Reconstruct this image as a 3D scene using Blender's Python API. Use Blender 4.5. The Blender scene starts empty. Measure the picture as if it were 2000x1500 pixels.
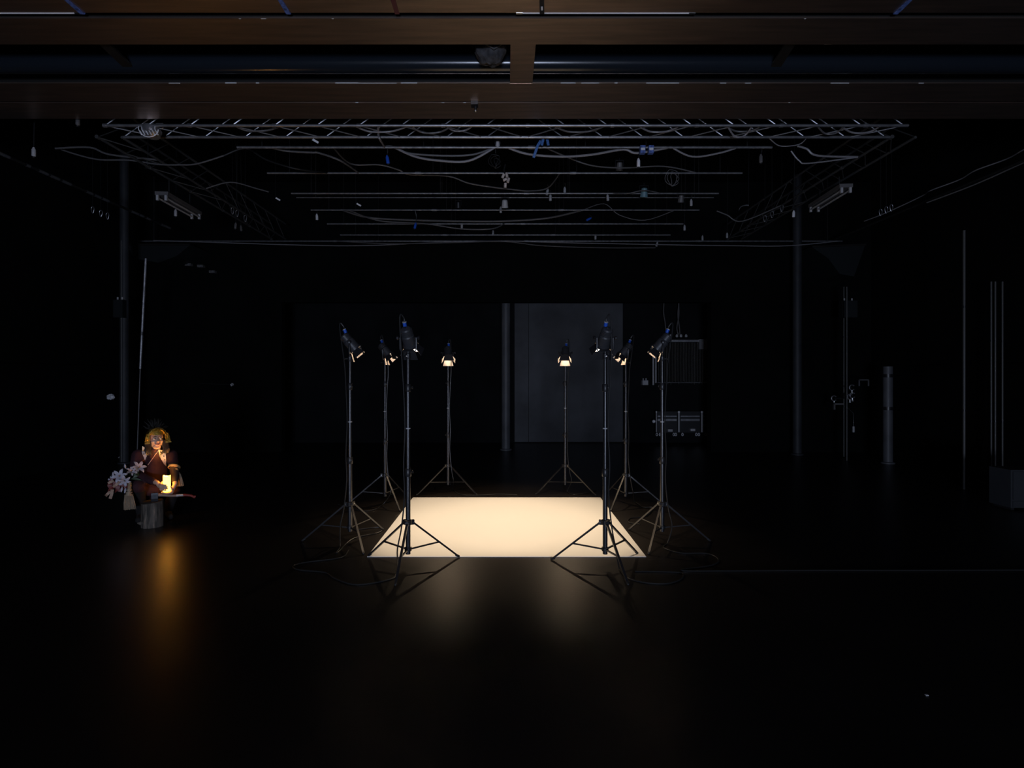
import bpy, bmesh, math, random
from mathutils import Vector, Matrix, Quaternion
from mathutils.bvhtree import BVHTree
random.seed(7)
R = math.radians
scene = bpy.context.scene
COL = scene.collection

# ------------------------------------------------------------------ camera, light, exposure
F = 1100.0            # focal length in pixels of the 2000 px wide frame
VX, VY, EYE = 989.5, 735.0, 1.6
cam_d = bpy.data.cameras.new('camera'); cam = bpy.data.objects.new('camera', cam_d); COL.objects.link(cam)
cam_d.sensor_width = 36.0; cam_d.lens = F / 2000.0 * 36.0
cam_d.shift_x = (1000 - VX) / 2000.0; cam_d.shift_y = (VY - 750) / 2000.0
cam_d.clip_start = 0.05; cam_d.clip_end = 100
cam.location = (0, 0, EYE); cam.rotation_euler = (R(90), 0, 0)
scene.camera = cam

world = bpy.data.worlds.new('world'); scene.world = world; world.use_nodes = True
world.node_tree.nodes['Background'].inputs[0].default_value = (0.5, 0.6, 0.8, 1)
world.node_tree.nodes['Background'].inputs[1].default_value = 0.0

# assumed, unseen daylight for the cool highlights, in a loading door behind the camera
dl = bpy.data.lights.new('assumed_door_light', 'AREA'); dl.shape = 'RECTANGLE'; dl.size = 1.7; dl.size_y = 1.15
dl.energy = 430; dl.color = (0.64, 0.74, 1.0)
dlo = bpy.data.objects.new('assumed_door_light', dl); COL.objects.link(dlo)
dlo.location = (0.0, -6.05, 0.66); dlo.rotation_euler = (R(-90), 0, R(180))

LAMP_POWER = 52.0
LAMP_COL = (1.0, 0.745, 0.485)
FLAME_POWER = 12.5
WAX = 11.0

scene.view_settings.view_transform = 'Standard'
scene.view_settings.look = 'None'
scene.view_settings.gamma = 1.0
scene.view_settings.use_curve_mapping = False
scene.view_settings.exposure = 0.0

# ------------------------------------------------------------------ helpers
def W(px, py, d):
    return Vector(((px - VX) * d / F, d, EYE - (py - VY) * d / F))
def G(px, py, z=0.0):
    d = F * (EYE - z) / (py - VY)
    return Vector(((px - VX) * d / F, d, z))

MATS = {}
def mat(name, col, rough=0.6, metal=0.0, spec=0.5, noise=0.0, nscale=8.0, bump=0.0, bscale=60.0, stretch=None, coat=0.0):
    if name in MATS: return MATS[name]
    m = bpy.data.materials.new(name); m.use_nodes = True
    nt = m.node_tree; b = nt.nodes['Principled BSDF']
    b.inputs['Base Color'].default_value = (*col, 1)
    b.inputs['Roughness'].default_value = rough
    b.inputs['Metallic'].default_value = metal
    b.inputs['Specular IOR Level'].default_value = spec
    b.inputs['Coat Weight'].default_value = coat
    if noise or bump:
        tc = nt.nodes.new('ShaderNodeTexCoord'); mp = nt.nodes.new('ShaderNodeMapping')
        if stretch: mp.inputs['Scale'].default_value = stretch
        nt.links.new(tc.outputs['Object'], mp.inputs['Vector'])
    if noise:
        n = nt.nodes.new('ShaderNodeTexNoise'); n.inputs['Scale'].default_value = nscale; n.inputs['Detail'].default_value = 6
        nt.links.new(mp.outputs['Vector'], n.inputs['Vector'])
        cr = nt.nodes.new('ShaderNodeValToRGB')
        cr.color_ramp.elements[0].position = 0.3; cr.color_ramp.elements[1].position = 0.7
        cr.color_ramp.elements[0].color = (*[c * (1 - noise) for c in col], 1)
        cr.color_ramp.elements[1].color = (*[min(1, c * (1 + noise)) for c in col], 1)
        nt.links.new(n.outputs['Fac'], cr.inputs['Fac']); nt.links.new(cr.outputs['Color'], b.inputs['Base Color'])
    if bump:
        n2 = nt.nodes.new('ShaderNodeTexNoise'); n2.inputs['Scale'].default_value = bscale; n2.inputs['Detail'].default_value = 5
        nt.links.new(mp.outputs['Vector'], n2.inputs['Vector'])
        bp = nt.nodes.new('ShaderNodeBump'); bp.inputs['Strength'].default_value = bump; bp.inputs['Distance'].default_value = 0.01
        nt.links.new(n2.outputs['Fac'], bp.inputs['Height']); nt.links.new(bp.outputs['Normal'], b.inputs['Normal'])
    MATS[name] = m
    return m
def emat(name, col, strength):
    m = bpy.data.materials.new(name); m.use_nodes = True
    b = m.node_tree.nodes['Principled BSDF']
    b.inputs['Base Color'].default_value = (*col, 1); b.inputs['Roughness'].default_value = 0.5
    b.inputs['Emission Color'].default_value = (*col, 1); b.inputs['Emission Strength'].default_value = strength
    return m

def basis(axis):
    axis = Vector(axis).normalized()
    ref = Vector((0, 0, 1)) if abs(axis.z) < 0.9 else Vector((1, 0, 0))
    a = axis.cross(ref).normalized(); b = axis.cross(a).normalized()
    return a, b

class MB:
    def __init__(self): self.bm = bmesh.new()
    def ring_loft(self, rings, cap=True, closed=False):
        vs = [[self.bm.verts.new(p) for p in r] for r in rings]
        n = len(vs[0])
        for i in range(len(vs) - (0 if closed else 1)):
            A, B = vs[i], vs[(i + 1) % len(vs)]
            for k in range(n):
                try: self.bm.faces.new((A[k], A[(k + 1) % n], B[(k + 1) % n], B[k]))
                except ValueError: pass
        if cap and not closed:
            for r in (vs[0], vs[-1]):
                try: self.bm.faces.new(r)
                except ValueError: pass
        return self
    def cyl(self, p0, p1, r0, r1=None, n=12):
        r1 = r0 if r1 is None else r1
        p0, p1 = Vector(p0), Vector(p1); a, b = basis(p1 - p0)
        rg = []
        for p, r in ((p0, r0), (p1, r1)):
            rg.append([p + a * (r * math.cos(2 * math.pi * k / n)) + b * (r * math.sin(2 * math.pi * k / n)) for k in range(n)])
        return self.ring_loft(rg)
    def tube(self, pts, r, n=6, closed=False):
        pts = [Vector(p) for p in pts]; N = len(pts); rg = []
        prev = None
        for i, p in enumerate(pts):
            if closed: t = pts[(i + 1) % N] - pts[i - 1]
            else: t = pts[min(i + 1, N - 1)] - pts[max(i - 1, 0)]
            if t.length < 1e-9: t = Vector((0, 0, 1))
            t.normalize()
            if prev is None: a, _ = basis(t)
            else:
                a = prev - t * prev.dot(t)
                a = a.normalized() if a.length > 1e-6 else basis(t)[0]
            b = t.cross(a); prev = a
            rr = r[i] if isinstance(r, (list, tuple)) else r
            rg.append([p + a * (rr * math.cos(2 * math.pi * k / n)) + b * (rr * math.sin(2 * math.pi * k / n)) for k in range(n)])
        return self.ring_loft(rg, closed=closed)
    def lathe(self, prof, origin=(0, 0, 0), axis=(0, 0, 1), n=24, cap=True):
        o = Vector(origin); ax = Vector(axis).normalized(); a, b = basis(ax)
        rg = [[o + ax * h + a * (r * math.cos(2 * math.pi * k / n)) + b * (r * math.sin(2 * math.pi * k / n)) for k in range(n)] for r, h in prof]
        return self.ring_loft(rg, cap=cap)
    def box(self, lo, hi):
        x0, y0, z0 = lo; x1, y1, z1 = hi
        return self.ring_loft([[Vector(p) for p in ((x0, y0, z), (x1, y0, z), (x1, y1, z), (x0, y1, z))] for z in (z0, z1)])
    def bar(self, p0, p1, w, h, up=(0, 0, 1)):
        p0, p1 = Vector(p0), Vector(p1); t = (p1 - p0).normalized()
        a = t.cross(Vector(up)); a = a.normalized() if a.length > 1e-5 else basis(t)[0]
        b = a.cross(t)
        return self.ring_loft([[p + a * (sx * w / 2) + b * (sy * h / 2) for sx, sy in ((-1, -1), (1, -1), (1, 1), (-1, 1))] for p in (p0, p1)])
    def ell(self, c, r, n=16, m=10, rot=None):
        c = Vector(c); rg = []
        if isinstance(r, (int, float)): r = (r, r, r)
        for i in range(m + 1):
            th = math.pi * (i + (0.02 if i == 0 else -0.02 if i == m else 0)) / m
            row = []
            for k in range(n):
                ph = 2 * math.pi * k / n
                v = Vector((r[0] * math.sin(th) * math.cos(ph), r[1] * math.sin(th) * math.sin(ph), r[2] * math.cos(th)))
                if rot is not None: v = rot @ v
                row.append(c + v)
            rg.append(row)
        return self.ring_loft(rg)
    def cap(self, p0, p1, r0, r1=None, n=14):
        r1 = r0 if r1 is None else r1
        p0, p1 = Vector(p0), Vector(p1); ax = (p1 - p0)
        L = ax.length; ax = ax.normalized() if L > 1e-6 else Vector((0, 0, 1))
        a, b = basis(ax); rg = []
        prof = [(r0 * math.sin(t), -r0 * math.cos(t)) for t in [0.05, .4, .8, 1.2, 1.57]] + [(r1 * math.cos(t), L + r1 * math.sin(t)) for t in [0, .4, .8, 1.2, 1.52]]
        for r, h in prof:
            rg.append([p0 + ax * h + a * (r * math.cos(2 * math.pi * k / n)) + b * (r * math.sin(2 * math.pi * k / n)) for k in range(n)])
        return self.ring_loft(rg)
    def chain(self, pts, rs):
        for i in range(len(pts) - 1): self.cap(pts[i], pts[i + 1], rs[i], rs[i + 1])
        return self
    def poly(self, pts, th, nrm):
        nrm = Vector(nrm) * th
        pts = [Vector(p) for p in pts]
        return self.ring_loft([pts, [p + nrm for p in pts]])
    def mesh(self, name, m, smooth=True):
        bmesh.ops.recalc_face_normals(self.bm, faces=self.bm.faces[:])
        me = bpy.data.meshes.new(name); self.bm.to_mesh(me); self.bm.free()
        if m: me.materials.append(m)
        if smooth:
            for p in me.polygons: p.use_smooth = True
            try: me.set_sharp_from_angle(angle=R(38))
            except Exception: pass
        return me
    def build(self, name, m, parent=None, origin=None, smooth=True):
        if parent is not None and origin is None: origin = parent.get('_w') and None
        me = self.mesh(name, m, smooth)
        return link(name, me, parent, origin)

def link(name, me, parent=None, origin=None):
    o = bpy.data.objects.new(name, me); COL.objects.link(o)
    if origin is not None:
        me.transform(Matrix.Translation(-Vector(origin)))
        if parent is None: o.location = origin
    if parent is not None: o.parent = parent
    return o
def tag(o, label=None, cat=None, group=None, kind=None):
    if label: o['label'] = label
    if cat: o['category'] = cat
    if group: o['group'] = group
    if kind: o['kind'] = kind
    return o
def thing(name, label, cat, loc=(0, 0, 0), rotz=0.0, group=None, kind=None):
    o = bpy.data.objects.new(name, None); COL.objects.link(o)
    o.location = loc; o.rotation_euler = (0, 0, rotz); o.empty_display_size = 0.1
    return tag(o, label, cat, group, kind)
def struct(o, label=None):
    return tag(o, label, kind='structure')
def smooth_path(pts, sub=6):
    pts = [Vector(p) for p in pts]
    out = []
    P = [pts[0]] + pts + [pts[-1]]
    for i in range(1, len(P) - 2):
        p0, p1, p2, p3 = P[i - 1], P[i], P[i + 1], P[i + 2]
        for s in range(sub):
            t = s / sub
            out.append(0.5 * ((2 * p1) + (p2 - p0) * t + (2 * p0 - 5 * p1 + 4 * p2 - p3) * t * t + (3 * p1 - p0 - 3 * p2 + p3) * t ** 3))
    out.append(pts[-1])
    return out

# ------------------------------------------------------------------ materials
M_floor = mat('black_stage_vinyl', (0.013, 0.0105, 0.0095), 0.35, spec=0.6, noise=0.25, nscale=1.6, bump=0.06, bscale=35)
M_wall = mat('black_wall_paint', (0.003, 0.0034, 0.0031), 0.9, spec=0.1, noise=0.35, nscale=1.3, bump=0.15, bscale=12)
M_bwall = mat('dark_blue_black_wall', (0.0075, 0.008, 0.0088), 0.9, spec=0.15, noise=0.35, nscale=1.1)
M_panel = mat('grey_panel_paint', (0.062, 0.065, 0.072), 0.6, spec=0.35, noise=0.55, nscale=0.9)
M_soffit = mat('brown_satin_paint', (0.74, 0.57, 0.48), 0.37, metal=1.0, spec=0.35, noise=0.16, nscale=3.0, stretch=(0.5, 6, 6), bump=0.05)
M_beam = mat('black_beam_paint', (0.014, 0.013, 0.012), 0.6, spec=0.3)
M_chip = mat('white_chip_and_lit_edge', (0.65, 0.65, 0.65), 0.4)
M_duct = mat('blue_black_duct', (0.012, 0.016, 0.022), 0.21, spec=0.5, coat=0.0)
M_pipe = mat('scuffed_steel_pipe', (0.22, 0.22, 0.23), 0.42, metal=0.6, noise=0.35, nscale=14)
M_alu = mat('dull_aluminium', (0.36, 0.36, 0.38), 0.38, metal=0.8, noise=0.25, nscale=9)
M_column = mat('grey_black_column', (0.032, 0.034, 0.038), 0.55, spec=0.3, noise=0.25, nscale=3)
M_white = mat('white_enamel', (0.8, 0.8, 0.82), 0.25)
M_grey = mat('light_grey_plastic', (0.42, 0.42, 0.43), 0.5)
M_blue = mat('blue_plastic', (0.02, 0.10, 0.55), 0.35)
M_bluetape = mat('blue_printed_tape', (0.10, 0.16, 0.42), 0.4, noise=0.7, nscale=40)
M_black = mat('black_metal', (0.016, 0.016, 0.018), 0.38, spec=0.5)
M_stand = mat('black_stand_tube', (0.014, 0.014, 0.016), 0.30, spec=0.75)
M_chrome = mat('worn_steel', (0.45, 0.45, 0.46), 0.28, metal=1.0)
M_lampbody = mat('grey_black_lamp_paint', (0.035, 0.036, 0.04), 0.45)
M_barn = mat('barn_inside_lit_tone', (0.42, 0.38, 0.36), 0.5)  # lamp light on the flaps' inner side, put into a paler colour
M_cable = mat('black_rubber_cable', (0.016, 0.016, 0.016), 0.42)
M_gcable = mat('grey_cable', (0.12, 0.115, 0.115), 0.45)
M_mat = mat('white_stage_mat', (0.86, 0.86, 0.85), 0.75, spec=0.15)
M_wool = mat('dark_mineral_wool', (0.05, 0.048, 0.05), 0.9, noise=0.6, nscale=20, bump=0.9, bscale=30)

# ------------------------------------------------------------------ room shell
XW, YR, YB, YD, ZC = 7.7, -6.2, 11.9, 13.6, 5.7
def shell(name, lo, hi, m, label):
    return struct(MB().box(lo, hi).build(name, m, smooth=False), label)
shell('floor', (-XW, YR, -0.1), (XW, YD, 0), M_floor, 'black stage floor with a dull sheen')
shell('ceiling', (-XW, YR, ZC), (XW, YD, ZC + 0.1), M_wall, 'black ceiling above the beams')
shell('wall_left', (-XW - 0.15, YR, 0), (-XW, YD, ZC), M_wall, 'black side wall behind the crouching person')
shell('wall_right', (XW, YR, 0), (XW + 0.15, YD, ZC), M_wall, 'black side wall with vertical pipes')
OX0, OX1, OZ = -4.75, 4.32, 3.17
w = MB().box((-XW, YB, 0), (OX0, YB + 0.2, ZC)).box((OX1, YB, 0), (XW, YB + 0.2, ZC)).box((OX0, YB, OZ), (OX1, YB + 0.2, ZC))
struct(w.build('wall_front', M_wall, smooth=False), 'black wall with a wide opening to the rear stage')
shell('wall_back', (-XW, YD, 0), (XW, YD + 0.15, ZC), M_bwall, 'dark blue-black wall at the far end of the stage')
w = MB().box((-XW, YR - 0.15, 0), (-0.95, YR, ZC)).box((0.95, YR - 0.15, 0), (XW, YR, ZC)).box((-0.95, YR - 0.15, 1.35), (0.95, YR, ZC))  # doorway is unseen, an opening assumed for the low cool light
struct(w.build('wall_rear', M_wall, smooth=False), 'black wall behind the camera with an assumed loading door')
d = tag(MB().bar((-0.92, YR + .02, 0), (-0.92, YR + .02, 1.35), 0.08, 0.08).bar((0.92, YR + .02, 0), (0.92, YR + .02, 1.35), 0.08, 0.08).bar((-0.96, YR + .02, 1.35), (0.96, YR + .02, 1.35), 0.08, 0.08).build('assumed_door_1', M_black, smooth=False), 'steel frame of the assumed half-open loading door', kind='structure')  # frame added around the assumed doorway, out of view
# ledges along the side walls just above eye level
for i, s in enumerate((-1, 1)):
    struct(MB().box((s * XW - 0.05, 4.0, 1.74), (s * XW + 0.05, YB, 1.80)).build('trim_%d' % (i + 1), M_wall, smooth=False),
           ['thin black ledge along the wall behind the person', 'thin black ledge along the wall with pipes'][i])
# far grey panel and door fittings
p = thing('wall_panel', 'tall smudged grey panel standing against the far wall', 'panel', (1.65, YD - 0.03, 0))
x0, x1 = (1005 - VX) * 13.57 / F, (1216 - VX) * 13.57 / F
xm = x0 + (x1 - x0) * 0.13
MB().box((x0 - 1.65, -0.02, 0.02), (xm - 0.004 - 1.65, 0.028, 3.9)).build('panel_leaf', M_panel, p, smooth=False)
MB().box((xm + 0.004 - 1.65, -0.022, 0.02), (x1 - 1.65, 0.028, 3.9)).build('panel_leaf', M_panel, p, smooth=False)

# ------------------------------------------------------------------ columns
M_gcol = mat('pale_grey_column', (0.085, 0.088, 0.095), 0.5, spec=0.4, noise=0.25, nscale=3)
def column(px, d, r, z1, label, bands=(), mm=M_column):
    x = (px - VX) * d / F
    t = thing('round_column', label, 'column', (x, d, 0), kind='structure')
    MB().cyl((0, 0, 0), (0, 0, z1), r, n=28).build('shaft', mm, t)
    MB().lathe([(r, 0), (r + .035, 0.0), (r + .035, .02), (r + .005, .035), (r, .035)], n=28, cap=False).build('base_ring', mm, t)
    for z in bands:
        MB().cyl((0, 0, z), (0, 0, z + 0.06), r + 0.006, n=28).build('collar', M_black, t)
column(988, 12.25, 0.095, ZC, 'round grey column in the middle of the rear opening', mm=M_gcol)
column(1557, 11.5, 0.085, ZC, 'slim round column beside the rear opening, near the wall rack')
column(1734, 10.35, 0.08, 1.78, 'short pale round column with dark collars by the pipes', (1.58, 0.98), M_gcol)
column(243, 10.35, 0.075, ZC, 'round column rising behind the crouching person')

M_dpipe = mat('dull_painted_pipe', (.075, .075, .072), .4, spec=.4)
def vpipe(px, ytop, ybot, r, label, lean=0.0, m=M_dpipe, d=None):
    d = d or F * EYE / (ybot - VY)
    x = (px - VX) * d / F
    zt = EYE - (ytop - VY) * d / F
    zb = max(0.0, EYE - (ybot - VY) * d / F)
    t = thing('wall_pipe', label, 'pipe', (x, d, zb), group='vertical pipes on the side walls')
    MB().tube([(0, 0, 0), (lean, 0, zt - zb)], r, n=10).build('pipe_run', m, t)
    for f in (0.3, 0.7):
        MB().cyl((lean * f, 0, (zt - zb) * f), (lean * f, 0, (zt - zb) * f + 0.03), r + 0.008, n=10).build('pipe_clip', M_black, t)
vpipe(180, 480, 905, 0.012, 'thin conduit on the black wall, outermost behind the person', m=M_gcable, d=10.5)
vpipe(237, 470, 905, 0.013, 'thin pale conduit hugging the column behind the person', d=10.28)
vpipe(1648, 560, 892, 0.014, 'thin pipe beside the jumble of wall fittings, first of a pair', d=11.1)
vpipe(1654, 560, 902, 0.012, 'thin pipe beside the jumble of wall fittings, second of a pair', d=10.7)
vpipe(1883, 450, 955, 0.018, 'single vertical pipe between the short column and the triple pipes', 0.0)
vpipe(1936, 550, 943, 0.013, 'first of three thin vertical pipes on the wall', d=8.5)
vpipe(1944, 550, 945, 0.013, 'second of three thin vertical pipes on the wall', d=8.5)
vpipe(1958, 550, 948, 0.013, 'third of three thin vertical pipes on the wall', d=8.45)

# leaning pole, wall boxes and small wall fittings
t = thing('leaning_pole', 'thin pale pole leaning in the corner behind the person', 'pole', W(267, 911, 10.0))
b0 = W(267, 911, 10.0)
MB().tube([Vector((0, 0, 0)), W(274, 720, 9.95) - b0], 0.010, n=8).build('lower_section', M_gcable, t)
MB().tube([W(274, 720, 9.95) - b0, W(285, 505, 9.9) - b0], 0.022, n=8).build('upper_section', M_pipe, t)
MB().tube([W(277.3, 655, 9.93) - b0, W(277.7, 648, 9.93) - b0], 0.027, n=8).build('joint', M_black, t)

def wall_box(px0, px1, py0, py1, d, depth, label, m):
    a = W(px0, py1, d); b = W(px1, py0, d)
    t = thing('junction_box', label, 'box', ((a.x + b.x) / 2, d, a.z))
    w_, h_ = (b.x - a.x), (b.z - a.z)
    MB().box((-w_ / 2, 0, 0), (w_ / 2, depth, h_)).build('housing', m, t, smooth=False)
    MB().box((-w_ / 2 + .02, -.012, .02), (w_ / 2 - .02, 0, h_ - .02)).build('cover', m, t, smooth=False)
    for sx in (-.25, .25):
        MB().cyl((sx * w_, depth / 2, h_), (sx * w_, depth / 2, h_ + .05), .015).build('cable_gland', M_grey, t)
M_teal = mat('teal_black_box', (0.010, 0.013, 0.014), 0.5)
wall_box(221, 239, 585, 620, 10.2, 0.12, 'dark teal electrical box high beside the column behind the person', M_teal)
wall_box(1645, 1675, 587, 620, 11.02, 0.12, 'dark electrical box high beside the thin paired pipes', M_teal)
wall_box(1255, 1266, 743, 752, 13.45, 0.15, 'tiny pale socket box on the far wall beside the cable frame', M_grey)

# low pale speaker box at the frame edge
a = G(1974, 997); t = thing('floor_cabinet', 'pale grey box standing on the floor at the wall, half out of frame', 'box', (a.x + 0.25, a.y + 0.15, 0))
h_ = (997 - 918) * a.y / F
M_pale = mat('grey_box_paint', (0.035, 0.038, 0.042), 0.5)
MB().box((-.25, -.15, .03), (.25, .15, h_)).build('body', M_pale, t, smooth=False)
MB().box((-.23, -.165, .13), (.23, -.15, h_ - .02)).build('front_panel', M_pale, t, smooth=False)
MB().box((-.23, -.162, .04), (.23, -.15, .11)).build('kick_panel', M_pale, t, smooth=False)
for sx in (-.2, .2):
    MB().box((sx - .02, -.12, 0), (sx + .02, .12, .03)).build('foot', M_black, t, smooth=False)

# gusset brackets where the grid meets the corner columns
for s, lab, pts in ((-1, 'dark triangular bracket plate under the grid end above the person', [(248, 478), (372, 478), (345, 500), (310, 513), (262, 505)]),
                    (1, 'dark triangular bracket plate under the grid end above the wall fittings', [(1585, 482), (1690, 478), (1668, 540), (1640, 535), (1618, 505)])):
    d_ = 11.2
    q = [W(x, y, d_) for x, y in pts]
    c = sum(q, Vector()) / len(q)
    t = thing('gusset_plate', lab, 'bracket', c)
    MB().poly([v - c for v in q], 0.7, (0, 1, 0)).build('plate', M_teal, t, smooth=False)
    MB().tube([q[0] - c + Vector((0, -.02, 0)), q[1] - c + Vector((0, -.02, 0))], 0.02, n=8).build('stiffener', M_beam, t)

# ------------------------------------------------------------------ far wall: cable frame and equipment rack
DF = 13.3
def fw(px, py, dd=0.0): return W(px, py, DF + dd)
o = fw(1330, 750)
t = thing('cable_trunking', 'tall wall frame of hanging dark cables below grey trunking', 'frame', o)
def seg(name, a, b, r, m, par=t, dd=0.0, org=o):
    return MB().tube([fw(*a, dd) - org, fw(*b, dd) - org], r, n=8).build(name, m, par)
seg('frame_post', (1276, 678), (1276, 752), 0.022, M_grey, dd=-.1)
seg('frame_post', (1281, 690), (1281, 748), 0.018, M_grey, dd=-.05)
seg('frame_post', (1389, 670), (1389, 748), 0.014, M_pipe)
MB().bar(fw(1300, 666) - o, fw(1388, 666) - o, 0.08, 0.05).build('trunking', M_alu, t, smooth=False)
MB().box(fw(1366, 682, -.07) - o, fw(1387, 663, .05) - o).build('switch_box', mat('grey_switch_box', (.16, .16, .165), .5), t, smooth=False)
for px in (1305, 1380):
    for py in (666, 747): MB().bar(fw(px, py) - o, fw(px, py) - o + Vector((0, .3, 0)), .03, .03).build('wall_arm', M_black, t, smooth=False)
seg('bottom_rail', (1284, 747), (1389, 747), 0.013, M_alu)
M_strand = mat('grey_brown_strand', (0.05, 0.048, 0.042), 0.55)
me_s = MB().tube([(0, 0, 0), (0.004, 0, -0.4), (0, 0, -0.98)], 0.009, n=6).mesh('hanging_strand', M_strand)
for k in range(34):
    px = 1286 + k * 3.05
    l = link('hanging_strand', me_s, t); l.location = fw(px, 669, random.uniform(-.02, .03)) - o
    l.scale.z = random.uniform(.93, 1.02)
for px in (1310, 1322, 1330, 1340):
    MB().lathe([(.012, 0), (.03, .01), (.034, .04), (.02, .07), (.01, .075)], fw(px, 659) - o, n=10).build('cable_gland', M_grey, t)
for pts, nm, lab in (([(1301, 655), (1299, 630), (1296, 610), (1297, 588)], 'riser_cable', 'thin cable rising from the far cable frame, nearer the lamps'),
                 ([(1325, 654), (1322, 640), (1326, 615), (1325, 588)], 'riser_cable', 'thicker cable rising from the middle of the far cable frame'),
                 ([(1328, 654), (1327, 640), (1324, 615), (1326.5, 588)], 'riser_cable', 'twisted second cable rising from the middle of the far frame')):
    q = smooth_path([fw(x, y, .05) for x, y in pts])
    tag(MB().tube(q, 0.014, n=6).build(nm, M_gcable, origin=q[0]), lab, 'cable', 'cables rising from the far cable frame')
o2 = fw(1335, 845)
t2 = thing('equipment_rack', 'low wall rack with three pale posts and shackles below', 'rack', o2)
for px in (1282, 1326, 1371):
    seg('rack_post', (px, 803), (px, 844), 0.022 if px > 1300 else .012, M_grey, t2, -.12, o2)
    seg('post_cap', (px, 803), (px, 806), 0.027 if px > 1300 else .016, M_white, t2, -.12, o2)
for py, h in ((813, .03), (820, .05), (830, .02)):
    for x0_, x1_ in ((1284, 1321), (1329, 1366), (1374, 1389)):
        if py == 830 and x0_ < 1370: continue
        MB().bar(fw(x0_, py, -.05) - o2, fw(x1_, py, -.05) - o2, 0.04, h).build('rail', M_alu, t2, smooth=False)
MB().box(fw(1282, 845, .0) - o2, fw(1389, 803, .1) - o2).build('back_panel', M_black, t2, smooth=False)
for px in (1300, 1360): MB().bar(fw(px, 825, .09) - o2, fw(px, 825, .09) - o2 + Vector((0, .21, 0)), .04, .04).build('wall_arm', M_black, t2, smooth=False)
MB().box(fw(1305, 843, -.07) - o2, fw(1312, 838, -.0) - o2).build('label_plate', M_grey, t2, smooth=False)
MB().box(fw(1349, 842, -.07) - o2, fw(1356, 837, -.0) - o2).build('label_plate', M_grey, t2, smooth=False)
MB().ell(fw(1277, 823, -.12) - o2, .04).build('clamp_knob', M_white, t2)
for px in (1283, 1289, 1291, 1316, 1320, 1333, 1360, 1365, 1378):
    q = [fw(px, 847, -.08) - o2 + Vector((0.02 * math.cos(a_ * .785), 0, -.02 + .035 * math.sin(a_ * .785))) for a_ in range(8)]
    MB().tube(q, .008, n=5, closed=True).build('shackle', M_white, t2)

# jumble of fittings on the wall at the thin paired pipes
def JW(px, py, d=10.9): return W(px, py, d)
items = [(1629, 778, 'pale bent bracket sticking out of the wall fittings'), (1664, 757, 'small clamp hanging highest among the wall fittings'),
         (1665, 772, 'bright little clamp in the middle of the wall fittings'), (1660, 775, 'dull clamp touching the bright clamp at the wall fittings')]
for px, py, lab in items:
    o_ = JW(px, py, 10.72 if px > 1655 else 11.08); t = thing('pipe_clamp', lab, 'clamp', o_)
    MB().tube([Vector((.05 * math.cos(a_), 0, .05 * math.sin(a_))) for a_ in [R(40 + k * 28) for k in range(11)]], .012, n=6).build('hook', M_pipe, t)
    xp = (1654 - VX) * 10.7 / F if px > 1655 else (1648 - VX) * 11.1 / F
    MB().bar((0, 0, .0), (xp - o_.x, .0, .0), .016, .016).build('clamp_arm', M_black, t, smooth=False)
    MB().cyl((0, 0, -.05), (0, 0, -.10), .012).build('bolt', M_chrome, t)
    MB().ell((.0, 0, -.105), (.02, .02, .012)).build('wing_nut', M_grey, t)
o_ = JW(1687, 742); t = thing('wall_bracket', 'small upturned square bracket on the wall above the fittings', 'bracket', o_)
for a_, b_ in (((-.09, 0, 0), (.09, 0, 0)), ((-.09, 0, 0), (-.09, 0, -.12)), ((.09, 0, 0), (.09, 0, -.12))):
    MB().bar(a_, b_, .02, .02, up=(0, 1, 0)).build('bracket_arm', M_alu, t, smooth=False)
o_ = JW(1639, 789); t = thing('wall_shelf', 'short dark shelf arm below the bent bracket', 'shelf', o_)
MB().box((-.1, -.03, -.015), (.09, .03, .015)).build('shelf_arm', M_gcable, t, smooth=False)
MB().box((-.11, -.02, -.11), (-.085, .02, -.01)).build('end_plate', M_gcable, t, smooth=False)
o_ = JW(1667, 838, 10.7); t = thing('cable_plug', 'grey plug hanging low beside the paired pipes', 'plug', o_)
MB().cyl((0, 0, -.06), (0, 0, .05), .02).build('plug_body', M_grey, t); MB().tube([(0, 0, .05), (0, 0, .3), ((1654 - VX) * 10.7 / F - o_.x, 0, .42)], .005).build('cord', M_cable, t)
# scraps and marks behind the person
o_ = W(216, 775, 10.86); t = thing('rag', 'pale crumpled rag hung on the wall behind the person', 'rag', o_)
mb = MB(); mb.ell((0, 0, 0), (.075, .03, .05)); mb.ell((-.07, .01, -.015), (.05, .02, .025))
for v in mb.bm.verts: v.co += Vector([random.uniform(-.012, .012) for _ in range(3)])
mb.build('folded_cloth', M_white, t)
o_ = G(229, 893); t = thing('paper_scrap', 'pale folded paper lying at the foot of the wall behind the lilies', 'paper', (-7.56, 11.05, 0.02))
MB().poly([(-.07, 0, -.02), (.06, .0, .0), (.09, .02, .05), (-.02, .02, .03)], .004, (0, 1, 0)).build('sheet', M_grey, t, smooth=False)
o_ = W(452, 751, 11.85); t = thing('door_hook', 'tiny bright hook on the black wall between person and lamps', 'hook', o_)
MB().tube([(0, .04, 0), (0, -.02, 0), (.02, -.03, -.03)], .014).build('hook_arm', M_white, t); MB().cyl((0, .03, 0), (0, .05, 0), .03).build('hook_plate', M_grey, t)
MB().tube([(-.02, .03, .0), (-.7, .03, .02)], .004, n=5).build('hook_wire', M_cable, t)
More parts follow.
